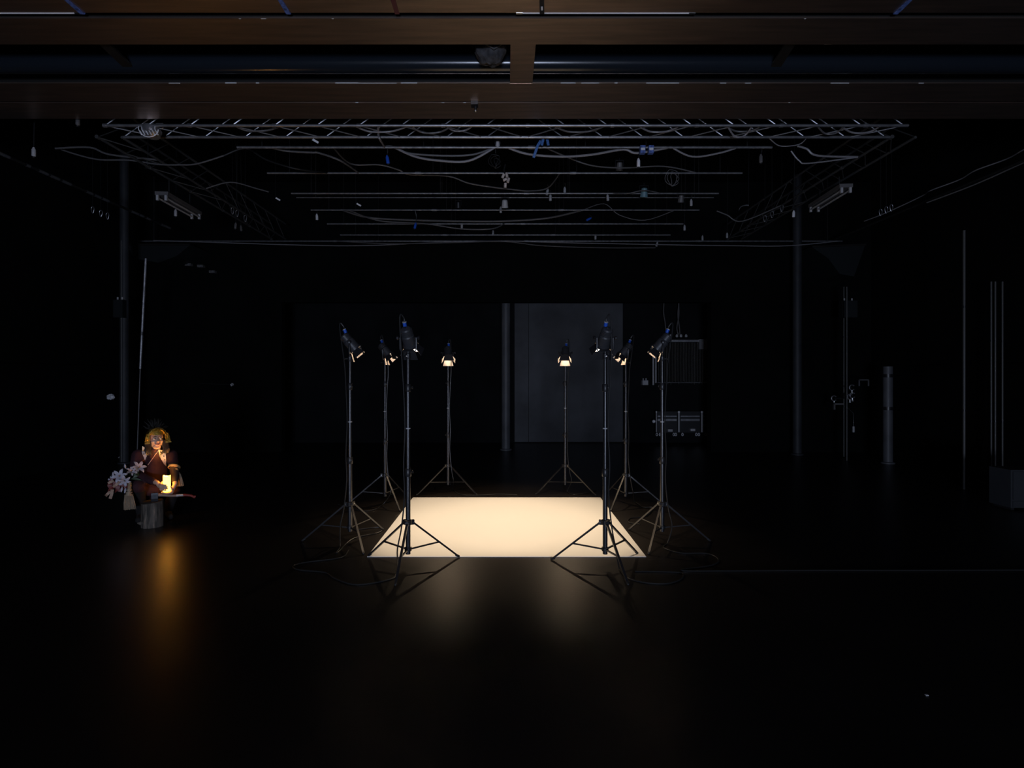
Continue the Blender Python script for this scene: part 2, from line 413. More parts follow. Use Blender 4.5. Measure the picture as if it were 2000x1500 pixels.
for k, (px, py, lab) in enumerate(((368, 517, 'small pale wall fitting below the bracket plate, first of three'), (392, 520, 'small wall fitting below the bracket plate, middle one'), (415, 531, 'largest pale wall fitting below the bracket plate'))):
    o_ = W(px, py, 11.8); t = thing('wall_fitting', lab, 'fitting', o_)
    MB().box((-.06, -.03, -.025), (.06, .06, .025)).build('fitting_body', M_gcable, t, smooth=False)
    MB().cyl((.03, -.05, 0), (.03, -.03, 0), .02).build('fitting_screw', M_alu, t)
o_ = G(1810, 1358); t = thing('tape_scrap', 'tiny white scrap of tape on the bare floor', 'tape', (o_.x, o_.y, 0))
MB().poly([(-.008, -.006, .001), (.008, -.004, .001), (.006, .006, .001), (-.007, .005, .001)], .002, (0, 0, 1)).build('scrap', M_white, t, smooth=False)

# ------------------------------------------------------------------ ceiling beams and duct
HB = EYE + 2.77
def beam(y0, y1, label, depth=0.42):
    yc = (y0 + y1) / 2
    t = thing('ceiling_beam', label, 'beam', (0, yc, HB), kind='structure')
    hw = (y1 - y0) / 2; L = XW - 0.02
    MB().box((-L, -hw, 0.0), (L, hw, 0.014)).build('soffit_board', M_soffit, t, smooth=False)
    MB().box((-L, -hw, 0.014), (L, hw, 0.034)).build('bottom_flange', M_beam, t, smooth=False)
    MB().box((-L, -0.02, 0.034), (L, 0.02, depth)).build('web', M_beam, t, smooth=False)
    MB().box((-L, -hw, depth), (L, hw, depth + .03)).build('top_flange', M_beam, t, smooth=False)
    return t
def bd(py): return 2.77 * F / (VY - py)
b1 = beam(3.85, bd(25), 'brown-bottomed ceiling beam nearest overhead, cut by the frame')
b2 = beam(bd(36), bd(87), 'wide brown ceiling beam in front of the dark duct')
b3 = beam(bd(163), bd(198), 'brown ceiling beam just behind the dark duct')
b4 = beam(bd(201), bd(232), 'brown ceiling beam closest to the lighting truss')
# white dashes for the lit flange edge and its paint chips, near lower side
for bt, py, spans in ((b3, 163, [(330, 352), (440, 462), (500, 506), (655, 700), (700, 775), (783, 815), (1095, 1124), (1135, 1170), (1200, 1206), (1262, 1326), (1406, 1418), (1455, 1467), (1622, 1658), (1794, 1804)]),
                      (b2, 37, [(467, 471), (510, 520), (648, 652), (1570, 1574)]), (b4, 201, [(694, 700), (862, 868), (905, 910), (1540, 1543)])):
    for s0, s1 in spans:
        d_ = bd(py)
        MB().box(((s0 - VX) * d_ / F, d_ - bt.location.y - .004, -.001), ((s1 - VX) * d_ / F, d_ - bt.location.y + .001, random.uniform(.004, .009))).build('chip_and_lit_edge', M_chip, bt, smooth=False)
# joining beam along the depth
t = thing('ceiling_beam', 'short brown beam joining the two wide beams overhead', 'beam', (0.13, 5.0, HB), kind='structure')
xa, xb = (997 - VX) / 648 * 2.77 - .13, (1046.5 - VX) / 648 * 2.77 - .13
MB().box((xa, bd(87) - 5.0, 0.001), (xb, bd(163) - 5.0, 0.014)).build('soffit_board', M_soffit, t, smooth=False)
MB().box((xa, bd(87) - 5.0, 0.014), (xb, bd(163) - 5.0, 0.034)).build('bottom_flange', M_beam, t, smooth=False)
# thin short hangers between beams 2 and the duct
for px, lab in ((200, 'thin slanting strut behind the wide beam, above the person'), (1545, 'thin slanting strut behind the wide beam, above the right lamps')):
    x_ = (px - VX) / 648 * 2.77
    a_ = Vector((x_, bd(87) - .03, HB + .03)); s = 1 if px < VX else -1
    t = thing('beam_strut', lab, 'strut', a_)
    MB().bar((0, 0, 0), (-.10 * s, .55, .04), .09, .02)  .build('strut_bar', M_beam, t, smooth=False)
    MB().box((-.06, -.04, .01), (.06, .05, .03)).build('strut_foot', M_beam, t, smooth=False)
# duct
yd, zd = 5.20, EYE + 2.888
t = thing('ventilation_duct', 'long glossy blue-black duct running between the ceiling beams', 'duct', (0, yd, zd))
xs = [-XW, -5.1, -1.75, 1.7, 5.0, XW]
for a_, b_ in zip(xs[:-1], xs[1:]):
    MB().cyl((a_ + .01, 0, 0), (b_ - .01, 0, 0), .087, n=40).build('duct_section', M_duct, t)
for a_ in xs[1:-1]:
    MB().cyl((a_ - .02, 0, 0), (a_ + .02, 0, 0), .0882, n=40).build('duct_joint', M_duct, t)
for x_ in (-3.3, 3.3):
    MB().bar((x_, 0, .08), (x_, 0, 1.2), .03, .004, up=(0, 1, 0)).build('duct_hanger', M_beam, t, smooth=False)
# mineral wool lump
o_ = W(961, 93, 4.93)
t = thing('insulation_lump', 'ragged dark lump of mineral wool beside the joining beam', 'insulation', o_)
mb = MB(); mb.ell((0, 0, 0), (.14, .13, .16), n=32, m=20)
from mathutils import noise as mnoise
for v in mb.bm.verts:
    k = 1 + .25 * mnoise.noise(v.co * 14) + .12 * mnoise.noise(v.co * 40)
    v.co *= k
    if v.co.x > .125: v.co.x = .125
mb.build('wool_wad', M_wool, t)
mb = MB(); mb.tube([(-.12, -.05, .1), (-.08, -.12, -.02), (.02, -.15, -.1), (.1, -.1, -.02)], .006, n=5); mb.build('binding_wire', M_gcable, t)

# white tubes in place of the highlight on the nearest beam's far edge, with straps
for x0_, x1_, lab in ((-XW + .2, (148 - VX) / 712 * 2.77, 'thin white tube for the highlight along the nearest beam above the person'), ((1016 - VX) / 712 * 2.77, (1352 - VX) / 712 * 2.77, 'thin white tube for the highlight along the nearest beam, right of centre')):
    t = thing('highlight_tube', lab, 'tube', (x0_, bd(24) + .012, HB + .004))
    MB().cyl((0, 0, 0), (x1_ - x0_, 0, 0), .0085, n=14).build('tube_run', M_white, t)
    MB().cyl((x1_ - x0_ - .02, 0, 0), (x1_ - x0_ + .03, 0, 0), .0105, n=14).build('end_cap', M_chrome, t)
    MB().cyl((-.03, 0, 0), (.02, 0, 0), .0105, n=14).build('end_cap', M_chrome, t)
for x0p, x1p, m_, lab in ((132, 158, M_bluetape, 'blue printed strap around the nearest beam above the person'), (548, 562, M_bluetape, 'pale blue strap around the nearest beam, left of centre'),
                          (768, 775, mat('dark_red_strap', (.12, .03, .03), .6), 'dark red strap around the nearest beam'), (1057, 1059, M_black, 'black strap holding the white tube at the nearest beam'), (1776, 1752, M_bluetape, 'blue and white strap around the nearest beam, far from the person')):
    a_ = Vector(((x0p - VX) / 735 * 2.77, 4.10, HB - .004)); b_ = Vector(((x1p - VX) / 712 * 2.77, bd(24) + .012, HB - .006))
    t = thing('beam_strap', lab, 'strap', a_)
    MB().bar((0, 0, 0), b_ - a_, .035, .005).build('strap_band', m_, t, smooth=False)
    MB().bar(b_ - a_, b_ - a_ + Vector((0, .005, .10)), .035, .005, up=(0, 1, 0)).build('strap_end', m_, t, smooth=False)
    if m_ is M_black:
        MB().bar((b_ - a_) * .55 + Vector((0, 0, -.003)), (b_ - a_) * .75 + Vector((0, 0, -.003)), .014, .003).build('strap_print', M_white, t, smooth=False)
o_ = W(927, 203, 5.72)
t = thing('beam_clamp', 'small dark clamp with a bright bolt under the rear beams', 'clamp', (o_.x, o_.y, HB - .05))
MB().box((-.035, -.05, .02), (.035, .03, .05)).build('clamp_body', M_black, t, smooth=False)
MB().cyl((.01, 0, -.03), (.01, 0, .02), .014).build('clamp_bolt', M_black, t); MB().ell((.01, -.01, -.03), (.02, .02, .014)).build('bolt_head', M_chrome, t)
o_ = W(1614, 92, 4.75)
t = thing('paint_flake', 'pale triangular flake of board showing behind the wide beam', 'scrap', (o_.x, 4.72, HB + .02))
MB().poly([(-.032, 0, -.01), (.032, .0, -.008), (.018, .02, .03), (-.012, .02, .034)], .006, (0, 1, 0)).build('flake', M_chip, t, smooth=False)

# ------------------------------------------------------------------ lighting truss and grid pipes
ZG = EYE + 2.76
def grid_pipe(d, x0, x1, r, label, couplers=()):
    t = thing('grid_pipe', label, 'pipe', (0, d, ZG), group='pipes of the overhead lighting grid')
    MB().cyl((x0, 0, 0), (x1, 0, 0), r, n=14).build('pipe_run', M_pipe, t)
    for c in couplers: MB().cyl((c - .04, 0, 0), (c + .04, 0, 0), r + .008, n=12).build('coupler', M_pipe, t)
    n = 4
    for k in range(n):
        x = x0 + .3 + (x1 - x0 - .6) * k / (n - 1)
        MB().cyl((x, 0, 0), (x, 0, 1.32), .006, n=6).build('hanger_rod', M_beam, t)
PD = [6.79, 7.65, 8.5, 9.35, 10.2, 11.0]
ORD = ['first', 'second', 'third', 'fourth', 'fifth', 'sixth']
for k, d_ in enumerate(PD):
    grid_pipe(d_, -3.25, 3.2,   .0155 if k == 0 else .0125, '%s steel lighting pipe behind the overhead truss' % ORD[k], (-1.2, .9) if k % 2 else (0.3,))
grid_pipe(11.5, -7.5, 6.85, .015, 'long steel pipe along the far end of the lighting grid', (-3.5, .4, 3.9))
grid_pipe(8.7, -3.25, 3.2, .006, 'thin dark rod just behind the third lighting pipe')

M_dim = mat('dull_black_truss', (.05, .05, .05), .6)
def truss(name, a, b, wdir, label, s=0.30, tm_=M_alu):
    """box truss from a to b (bottom chord centre line on the near side), width along wdir, height s"""
    a, b, wd = Vector(a), Vector(b), Vector(wdir); o_ = a.copy()
    t = thing(name, label, 'truss', o_, group='trusses of the lighting grid')
    up = Vector((0, 0, s)); L = (b - a).length; ax = (b - a).normalized()
    for off in (Vector(), wd, up, wd + up):
        MB().cyl(off, off + ax * L, .0165, n=12).build('chord', tm_, t)
    n = max(2, round(L / .475)); st = L / n
    for k in range(n):
        xa_ = k * st; xb_ = xa_ + st * .9
        if xa_ < L / 2: p0_, p1_ = ax * xa_, ax * xb_
        else: p0_, p1_ = ax * xb_, ax * xa_
        MB().cyl(p0_, wd + p1_, .007, n=6).build('diagonal', tm_, t)
        MB().cyl(p0_, up + p1_, .007, n=6).build('diagonal', tm_, t)
        MB().cyl(wd + p0_, wd + up + p1_, .007, n=6).build('diagonal', tm_, t)
    for k in range(n + 1):
        if k % 2 == 0:
            MB().cyl(ax * (k * st) - ax * .02, ax * (k * st) + ax * .02, .022, n=12).build('chord_collar', tm_, t)
    return t
TX = 4.42
truss('lighting_truss', (-TX, 6.2, ZG), (TX, 6.2, ZG), (0, .30, 0), 'wide aluminium box truss spanning the stage behind the beams')
truss('side_truss', (-TX - .3, 6.5, ZG), (-TX - .3, 11.3, ZG), (.28, 0, 0), 'dim box truss running to the far wall above the person', tm_=M_dim)
truss('side_truss', (TX + .02, 6.5, ZG), (TX + .02, 11.3, ZG), (.28, 0, 0), 'dim box truss running to the far wall above the right lamps', tm_=M_dim)

# pipes along the depth near the side walls, wrapped with white tape
for s, x_, d0, d1, lab in ((-1, -6.27, 4.5, 10.4, 'dark rail pipe with white tape dashes high on the wall behind the person'), (1, 6.62, 4.5, 11.3, 'dark rail pipe high along the wall with vertical pipes')):
    t = thing('side_rail', lab, 'pipe', (x_, d0, ZG))
    MB().cyl((0, 0, 0), (0, d1 - d0, 0), .02, n=10).build('rail_run', M_cable, t)
    if s < 0:
        for a_, b_ in ((-60, 18), (50, 58), (75, 93), (97, 115), (120, 138), (168, 180), (184, 196), (199, 212), (256, 270), (272, 280), (285, 293), (314, 332)):
            y0_ = 6.27 * F / (VX - a_) - d0; y1_ = 6.27 * F / (VX - b_) - d0
            if y0_ > 0: MB().cyl((0, y0_, 0), (0, y1_, 0), .0215, n=10).build('tape_band', M_alu, t)

# ------------------------------------------------------------------ fluorescent fittings
def batten(pa, pb, da, db, label):
    a_, b_ = W(*pa, da), W(*pb, db)
    t = thing('fluorescent_fitting', label, 'light fitting', a_)
    v = b_ - a_; sd = v.cross(Vector((0, 0, 1))).normalized()
    MB().bar(Vector((0, 0, .06)), v + Vector((0, 0, .06)), .17, .05).build('housing', M_gcable, t, smooth=False)
    for s in (-1, 1):
        o1 = sd * (.055 * s)
        MB().cyl(o1 + v * .03, o1 + v * .97, .014, n=10).build('tube', M_grey, t)
        for f in (0.0, .97): MB().bar(o1 + v * f, o1 + v * (f + .03), .03, .07).build('tube_holder', M_grey, t, smooth=False)
    for f in (.2, .8): MB().cyl(v * f + Vector((0, 0, .08)), v * f + Vector((0, 0, ZG - (a_ + v * f).z + .004)), .006, n=6).build('hanger', M_cable, t)
batten((315, 386), (383, 424), 7.7, 8.75, 'unlit twin fluorescent fitting hung above the person')
batten((1653, 371), (1590, 410), 7.6, 8.6, 'unlit twin fluorescent fitting hung above the wall side')

# floodlight in wire cage at the truss end
o_ = W(290, 246, 6.2); t = thing('caged_floodlight', 'bright wire-caged floodlight hung at the truss end', 'floodlight', o_)
for k in range(6):
    x_ = -.09 + k * .036
    MB().tube([(x_ - .02, 0, .0), (x_ + .0, -.03, -.05), (x_ + .03, -.02, -.11)], .005, n=5).build('cage_wire', M_white, t)
MB().tube([(-.13, 0, .0), (.13, 0, .01)], .006, n=5).build('cage_rail', M_white, t)
MB().tube([Vector((.02 + .10 * math.cos(a_), -.02, -.05 + .08 * math.sin(a_))) for a_ in [R(190 + k * 17) for k in range(11)]], .006, n=5).build('cage_hoop', M_white, t)
MB().lathe([(.03, .1), (.09, .06), (.1, .0), (.09, -.01)], (0, .06, -.02), (0, -.3, -1), n=16).build('reflector', M_alu, t)
MB().tube([(-.12, .06, 0), (-.1, .1, .07), (.1, .1, .07), (.12, .06, 0)], .008, n=5).build('yoke', M_alu, t)

# ------------------------------------------------------------------ hanging plugs, tapes, small lamps on the grid
def pipe_above(py):
    ds = [6.2] + PD + [11.5]
    best = 6.2
    for d_ in ds:
        if VY - 2.76 * F / d_ < py - 4: best = d_
    return best
def snap(d_, x):
    c = min([6.2, 6.5] + PD + [8.7, 11.5], key=lambda q: abs(q - d_))
    lim = 4.4 if c < 6.6 else 7.0 if c > 11.2 else 3.2
    return (c, ZG) if abs(x) < lim and abs(c - d_) < .5 else (d_, ZC)
proto_plug = {}
def hang_plug(px, py, label, m=M_grey, tilt=0.0, L=.105, r=.021, d=None):
    d_ = d or pipe_above(py); d_, sz = snap(d_, (px - VX) * d_ / F); o_ = W(px, py, d_ + .03)
    t = thing('cable_plug', label, 'plug', o_, group='plugs hanging from the lighting grid')
    key = (m.name, L)
    if key not in proto_plug:
        proto_plug[key] = (MB().lathe([(.6 * r, -L / 2), (r, -L / 2 + .01), (r, L / 4), (r * .75, L / 3), (r * .5, L / 2)], n=12).mesh('plug_body', m),
                           MB().cyl((0, 0, -L / 2 - .012), (0, 0, -L / 2 + .002), r * .7, n=12).mesh('plug_face', M_black))
    b_ = link('plug_body', proto_plug[key][0], t); b_.rotation_euler = (0, tilt, 0)
    f_ = link('plug_face', proto_plug[key][1], t); f_.rotation_euler = (0, tilt, 0)
    top = Vector((math.sin(tilt) * L / 2, 0, math.cos(tilt) * L / 2))
    gz = sz - o_.z
    MB().tube(smooth_path([top, top + Vector((.01, 0, max(.02, (gz - top.z) * .5))), Vector((0, -.03, max(gz, top.z + .05)))], 4), .006, n=5).build('cord', M_cable, t)
PL = [(66, 297, 'pale plug hanging high at the wall above the person, outermost', M_grey, 0, 6.3), (152, 236, 'small dim plug hanging beside the truss end', M_gcable, 0, 6.1),
      (343, 416, 'grey plug hanging under the middle of the twin tube fitting above the person', M_grey, 0, 8.3), (243, 467, 'grey plug at the outer end of the far grid pipe', M_gcable, 0, 11.4),
      (460, 441, 'first of two close plugs hanging below wire loops', M_gcable, .1, None), (471, 446, 'second of two close plugs hanging below wire loops', M_gcable, -.1, None),
      (619, 424, 'lone white plug hanging left of the cable tangle', M_white, -.05, None), (757, 312, 'large blue plug hanging behind the truss, left of centre', M_blue, -.15, None),
      (811, 441, 'blue plug hanging low on the grid, left of centre', M_blue, .2, None), (902, 442, 'stubby pale plug hanging low on the grid near the centre', M_grey, 0, None),
      (963, 455, 'small plug hanging just above the far grid pipe at the centre', M_grey, 0, 11.0), (1069, 375, 'upper plug of a tilted pair right of the centre lamps', M_grey, .2, 8.4),
      (1075, 386, 'lower plug of a tilted pair right of the centre lamps', M_grey, 0, 8.5), (1103, 372, 'plug hanging alone right of the tilted pair', M_grey, .0, 8.4),
      (1187, 386, 'plug hanging midway between the tilted pair and the blue lamp', M_grey, -.1, 8.5), (1150, 428, 'blue plug lying tilted on a low cable', M_blue, 1.1, 10.0),
      (1247, 318, 'slim bright plug hanging below the printed blue lamp', M_white, 0, 7.0), (1163, 463, 'small grey plug just above the far pipe, right of centre', M_grey, 0, 11.0),
      (1283, 477, 'tilted plug hanging below the far grid pipe', M_grey, .25, 11.45), (1337, 445, 'plug hanging low above the right rear lamps', M_grey, 0, None),
      (1350, 396, 'plug hanging beside the small round lamp', M_grey, 0, None), (1420, 460, 'bright plug hanging above the end of the far pipe', M_grey, 0, 11.0), (1372, 465, 'smallest plug above the far pipe toward the wall', M_grey, 0, 11.3),
      (1550, 418, 'large pale plug hanging beside the twin tube fitting at the wall side', M_white, .05, 8.6), (1486, 310, 'faint dark plug on the first pipe near its end', M_gcable, 0, 6.79), (978, 410, 'grey plug hanging directly left of the bright centre lamp', M_grey, 0, 9.2)]
for px, py, lab, m_, tl, d_ in PL: hang_plug(px, py, lab, m_, tl, d=d_)

def mini_lamp(px, py, d_, label, m_, s=1.0, glow=False):
    d_, sz = snap(d_, (px - VX) * d_ / F); o_ = W(px, py, d_); t = thing('small_spotlight', label, 'lamp', o_, group='small lamps on the lighting grid')
    MB().lathe([(.02 * s, .07 * s), (.04 * s, .06 * s), (.048 * s, -.01 * s), (.055 * s, -.05 * s), (.05 * s, -.055 * s)], axis=(0, -.35, 1), n=16).build('lamp_can', m_, t)
    MB().tube([(-.06 * s, 0, 0), (-.06 * s, 0, .1 * s), (.06 * s, 0, .1 * s), (.06 * s, 0, 0)], .007, n=6).build('yoke', M_black, t)
    MB().cyl((0, 0, .1 * s), (0, 0, max(.14 * s, sz - o_.z)), .006, n=6).build('hook', M_black, t)
    MB().lathe([(.001, -.056 * s), (.042 * s, -.056 * s)], axis=(0, -.35, 1), n=16, cap=False).build('lens', M_white, t)
mini_lamp(986, 399, 8.9, 'bright white little lamp hanging at the centre of the grid', M_grey)
mini_lamp(1258, 377, 8.5, 'pale blue-green lamp with side knobs on the third pipe', mat('pale_teal', (.13, .24, .28), .4), 1.1)
mini_lamp(1330, 389, 8.7, 'round little lamp with a pale rim near the hanging plug', M_gcable, .9)
mini_lamp(895, 401, 9.3, 'small boxy lamp with a white face left of the centre lamp', M_black, .8)
mini_lamp(972, 282, 6.75, 'bright clamp lamp under the truss at the centre', M_grey, .55)
mini_lamp(1210, 326, 7.5, 'dim lamp under the coil of cable, right of centre', M_gcable, .9)
mini_lamp(289, 322, 8.0, 'dark lamp hanging above the twin fitting over the person', M_black, .9)
# bundle of white fittings in the centre
o_ = W(987, 350, 7.6); t = thing('cable_fitting_cluster', 'cluster of pale sockets bunched at the centre of the grid', 'sockets', o_)
for dx, dz, an in ((-.03, .04, .5), (.02, .05, -.2), (.04, -.02, .3), (-.005, -.01, 1.2), (.0, -.085, .1)):
    MB().cyl((dx - .025 * math.sin(an), random.uniform(-.03, .0), dz - .03 * math.cos(an)), (dx + .025 * math.sin(an), -.01, dz + .03 * math.cos(an)), .019, n=10).build('socket', mat('cream_plastic', (.6, .52, .46), .5), t)
MB().tube([(0, 0, .05), (-.02, 0, .12), (0, 0, .2)], .01).build('cord', M_cable, t)
# printed tapes
for pts, d_, lab in (([(1042, 308), (1050, 285), (1056, 275)], 6.55, 'long blue printed strap hanging below the truss'), ([(1058, 284), (1061, 272)], 6.55, 'short blue printed strap beside the long strap'), ([(1071, 284), (1068, 268)], 6.6, 'bright blue printed strap right of the long strap')):
    q = [W(x, y, d_) for x, y in pts]
    t = thing('printed_strap', lab, 'strap', q[0]); mb = MB()
    for a_, b_ in zip(q[:-1], q[1:]): mb.bar(a_ - q[0], b_ - q[0], .03, .004, up=(0, 1, 0))
    mb.build('strap_band', mat('blue_strap', (.06, .16, .4), .4, noise=.6, nscale=60), t, smooth=False)
    MB().cyl(q[-1] - q[0], q[-1] - q[0] + Vector((0, 0, .05)), .008, n=6).build('strap_hook', M_chrome, t)
o_ = W(1262, 292, 6.75); t = thing('ballast_box', 'pair of blue and white printed boxes hung under the truss', 'box', o_)
for dx in (-.045, .055):
    MB().box((dx - .03, -.03, -.05), (dx + .03, .03, .04)).build('box_body', M_bluetape, t, smooth=False)
    MB().box((dx - .024, -.033, -.02), (dx + .024, -.03, .01)).build('box_print', M_white, t, smooth=False)
MB().tube([(0, 0, .04), (0, 0, .2)], .006).build('hanger', M_cable, t)
# wire loops
def wire_loop(px, py, d_, label, h=.11):
    d_, sz = snap(d_, (px - VX) * d_ / F); o_ = W(px, py, d_); t = thing('safety_wire', label, 'wire loop', o_, group='safety wire loops on the grid')
    MB().tube([Vector((.022 * math.sin(a_) * (1 - .4 * math.cos(a_)), 0, -h / 2 * math.cos(a_))) for a_ in [k * math.pi / 7 for k in range(14)]], .0045, n=5, closed=True).build('loop', M_alu, t)
    MB().cyl((0, 0, h / 2), (0, 0, max(h / 2 + .05, sz - o_.z)), .004, n=5).build('drop_wire', M_cable, t)
names6 = ['first', 'second', 'third']
for k, (px, py) in enumerate(((181, 410), (197, 417), (210, 422))): wire_loop(px, py, 9.3, '%s of three wire loops near the wall above the person' % names6[k])
for k, (px, py) in enumerate(((454, 412), (463, 417), (479, 427))): wire_loop(px, py, 9.35, '%s of three wire loops hanging above two close plugs' % names6[k])
for k, (px, py) in enumerate(((1494, 427), (1508, 419), (1527, 407))): wire_loop(px, py, 9.2, '%s of three wire loops before the wall-side twin fitting' % names6[k])
for k, (px, py) in enumerate(((1720, 415), (1731, 410), (1741, 406))): wire_loop(px, py, 9.0, '%s of three wire loops on the sagging wall cable' % names6[k])
# small flat bits
for px, py, d_, lab in ((542, 390, 8.6, 'tiny white tag hanging over the third pipe end'), (615, 277, 6.6, 'white paper tag hanging from the truss, left'), (700, 401, 8.9, 'small white card clipped behind the third pipe')):
    d_, sz = snap(d_, (px - VX) * d_ / F); o_ = W(px, py, d_); t = thing('paper_tag', lab, 'tag', o_)
    MB().poly([(-.035, 0, .02), (.035, 0, -.02), (.045, .0, .0), (-.02, 0, .038)], .004, (0, 1, 0)).build('tag_sheet', M_white, t, smooth=False)
    MB().tube([(-.03, 0, .025), (-.035, 0, max(.06, sz - o_.z))], .003, n=4).build('tag_string', M_cable, t)
# curved lit arm
q = smooth_path([W(1443, 411, 8.6), W(1447, 404, 8.6), W(1456, 401, 8.6), W(1462, 401, 8.6)])
t = thing('curved_hook_pole', 'thin pale curved pole hanging near the wall-side wire loops', 'arm', q[0])
MB().tube([v - q[0] for v in q], [.004 + .009 * k / len(q) for k in range(len(q))], n=6).build('arm_tube', M_alu, t)
MB().cyl(q[-1] - q[0], q[-1] - q[0] + Vector((.01, 0, ZC - q[-1].z)), .004, n=5).build('arm_hanger', M_cable, t)

# ------------------------------------------------------------------ swagged cables
def swag(pts, d_, label, m=M_gcable, r=.011, d1=None):
    n = len(pts); q = []
    for k, (x, y) in enumerate(pts):
        dd = d_ if d1 is None else d_ + (d1 - d_) * k / (n - 1)
        p_ = W(x, y, dd)
        if k in (0, n - 1):                     # ends are tied to the nearest grid pipe
            c, z_ = snap(F * (ZG - EYE) / max(60., VY - y), (x - VX) * dd / F)
            if z_ == ZG and 232 < y < 485: p_ = Vector(((x - VX) * c / F, c, ZG + .004))
            elif abs(abs(p_.x) - 4.44) < .5 and p_.y > 6.5: p_ = Vector((math.copysign(4.44, p_.x), p_.y, ZG + .004))
        q.append(p_)
    q = smooth_path(q, 6)
    return tag(MB().tube([v for v in q], r, n=6).build('overhead_cable', m, origin=q[0]), label, 'cable', 'cables swagged from the lighting grid')
M_lcable = mat('pale_grey_cable', (.24, .23, .24), .4)
swag([(769, 288), (797, 299), (860, 304), (923, 302), (967, 295)], 6.85, 'upper of two pale cables swagged left of centre', M_gcable, .012)
swag([(751, 283), (769, 288), (811, 306), (860, 314), (916, 314), (968, 301)], 6.82, 'lower bright cable swagged left of centre', M_lcable, .014)
swag([(989, 294), (1031, 301), (1098, 306), (1157, 302), (1217, 292), (1245, 299), (1311, 305)], 6.83, 'bright cable swagged right of centre under the truss', M_lcable, .014)
swag([(1311, 305), (1352, 306), (1405, 299), (1443, 292)], 6.83, 'pale cable swag toward the wall-side end of the first pipe', M_lcable, .011)
swag([(650, 311), (685, 320), (741, 322), (779, 332), (800, 341), (874, 344), (916, 358), (965, 366), (1000, 370), (1035, 373), (1070, 367), (1094, 353)], 7.6, 'long dim cable sagging across the second and third pipes', M_gcable, .010, 8.4)
swag([(1063, 285), (1101, 304), (1154, 323), (1217, 328), (1297, 325), (1360, 318)], 7.0, 'dim cable sagging behind the bright right swag', M_gcable, .009, 7.6)
swag([(667, 411), (720, 425), (807, 430), (895, 432), (982, 432), (1070, 426), (1140, 411)], 9.8, 'bundle cable sagging low across the far pipes', M_gcable, .016)
swag([(680, 415), (740, 431), (830, 437), (900, 447), (960, 447), (985, 438)], 9.9, 'second bundle cable sagging lowest at the centre', M_gcable, .012)
swag([(739, 234), (739, 262), (742, 272), (751, 283)], 6.4, 'pale cable dropping through the truss', M_lcable, .012)
swag([(108, 290), (175, 288), (215, 302), (245, 313)], 7.2, 'slack cable high above the person near the wall', M_gcable, .012)
swag([(119, 292), (157, 304), (196, 312), (252, 313), (308, 321), (350, 322), (385, 320), (437, 304)], 7.3, 'long slack cable crossing above the person', M_gcable, .010)
swag([(525, 288), (560, 295), (609, 298), (623, 299), (665, 314), (700, 322)], 6.95, 'slack cable hanging from the first pipe above the left lamps', M_gcable, .012)
swag([(437, 304), (480, 290), (520, 312), (580, 330), (640, 331)], 7.2, 'faint cable between the truss end and second pipe', M_cable, .011)
swag([(1545, 295), (1561, 314), (1580, 319), (1625, 323)], 7.1, 'pale bent cable hanging near the wall-side truss', M_lcable, .009)
swag([(1557, 285), (1576, 291), (1597, 304), (1629, 316)], 7.1, 'thick pale cable above the bent cable at wall side', M_lcable, .013)
swag([(1500, 274), (1520, 284), (1545, 285), (1565, 280), (1577, 272)], 6.6, 'thin cable looping under the truss end at wall side', M_lcable, .006)
swag([(2060, 262), (2000, 292), (1965, 311), (1905, 333), (1874, 351), (1818, 372), (1804, 381), (1765, 400), (1720, 420), (1688, 432)], 7.2, 'long pale cable sagging along the wall with vertical pipes', M_lcable, .009, 10.4)
swag([(2060, 290), (1990, 322), (1900, 362), (1810, 396)], 7.0, 'darker cable below the long sagging wall cable', M_gcable, .010, 8.6)
swag([(300, 470), (375, 472), (560, 478), (700, 480), (850, 474), (985, 470)], 11.35, 'pale cable along the far pipe, person side', M_lcable, .010)
swag([(985, 470), (1100, 474), (1300, 478), (1430, 480), (1540, 480), (1640, 474)], 11.35, 'pale cable along the far pipe, wall-fittings side', M_lcable, .010)
swag([(650, 480), (760, 476), (880, 474), (985, 472), (1060, 480), (1180, 484), (1280, 484)], 11.3, 'second drooping cable under the far pipe', M_gcable, .010)
swag([(400, 348), (450, 356), (500, 368), (525, 375)], 8.3, 'faint cable above the wire loops', M_gcable, .009)
swag([(1140, 411), (1180, 398), (1210, 420), (1260, 430), (1320, 424)], 9.4, 'thin cable slack between plug and round lamp', M_gcable, .007)
swag([(1197, 365), (1225, 378), (1258, 372), (1290, 380)], 8.3, 'pair of thin cables at the pale blue-green lamp', M_gcable, .008)
swag([(1400, 412), (1420, 420), (1450, 432), (1500, 426)], 9.1, 'slack dark cable beyond the grid pipes at wall side', M_gcable, .010)
# cables woven through the truss
for k, (x0_, x1_, sag, lab) in enumerate(((455, 552, 8, 'above the left rear lamp'), (690, 800, 10, 'left of the dropping cable'), (800, 885, 12, 'left of centre'), (870, 925, 8, 'beside the centre lamp'), (1078, 1185, 10, 'above the right swag'), (1245, 1330, 10, 'above the printed boxes'), (1415, 1490, 9, 'toward the wall side'), (1420, 1470, 20, 'looping deepest at wall side'), (1595, 1650, 14, 'at the last bay'), (1640, 1722, 12, 'at the very end on the wall side'))):
    swag([(x0_, 248), ((x0_ * 3 + x1_) / 4, 248 + sag * .8), ((x0_ + x1_) / 2, 248 + sag), ((x0_ + x1_ * 3) / 4, 248 + sag * .7), (x1_, 246)], 6.33, 'cable tucked in the truss %s' % lab, M_lcable if k % 2 else M_gcable, .010)
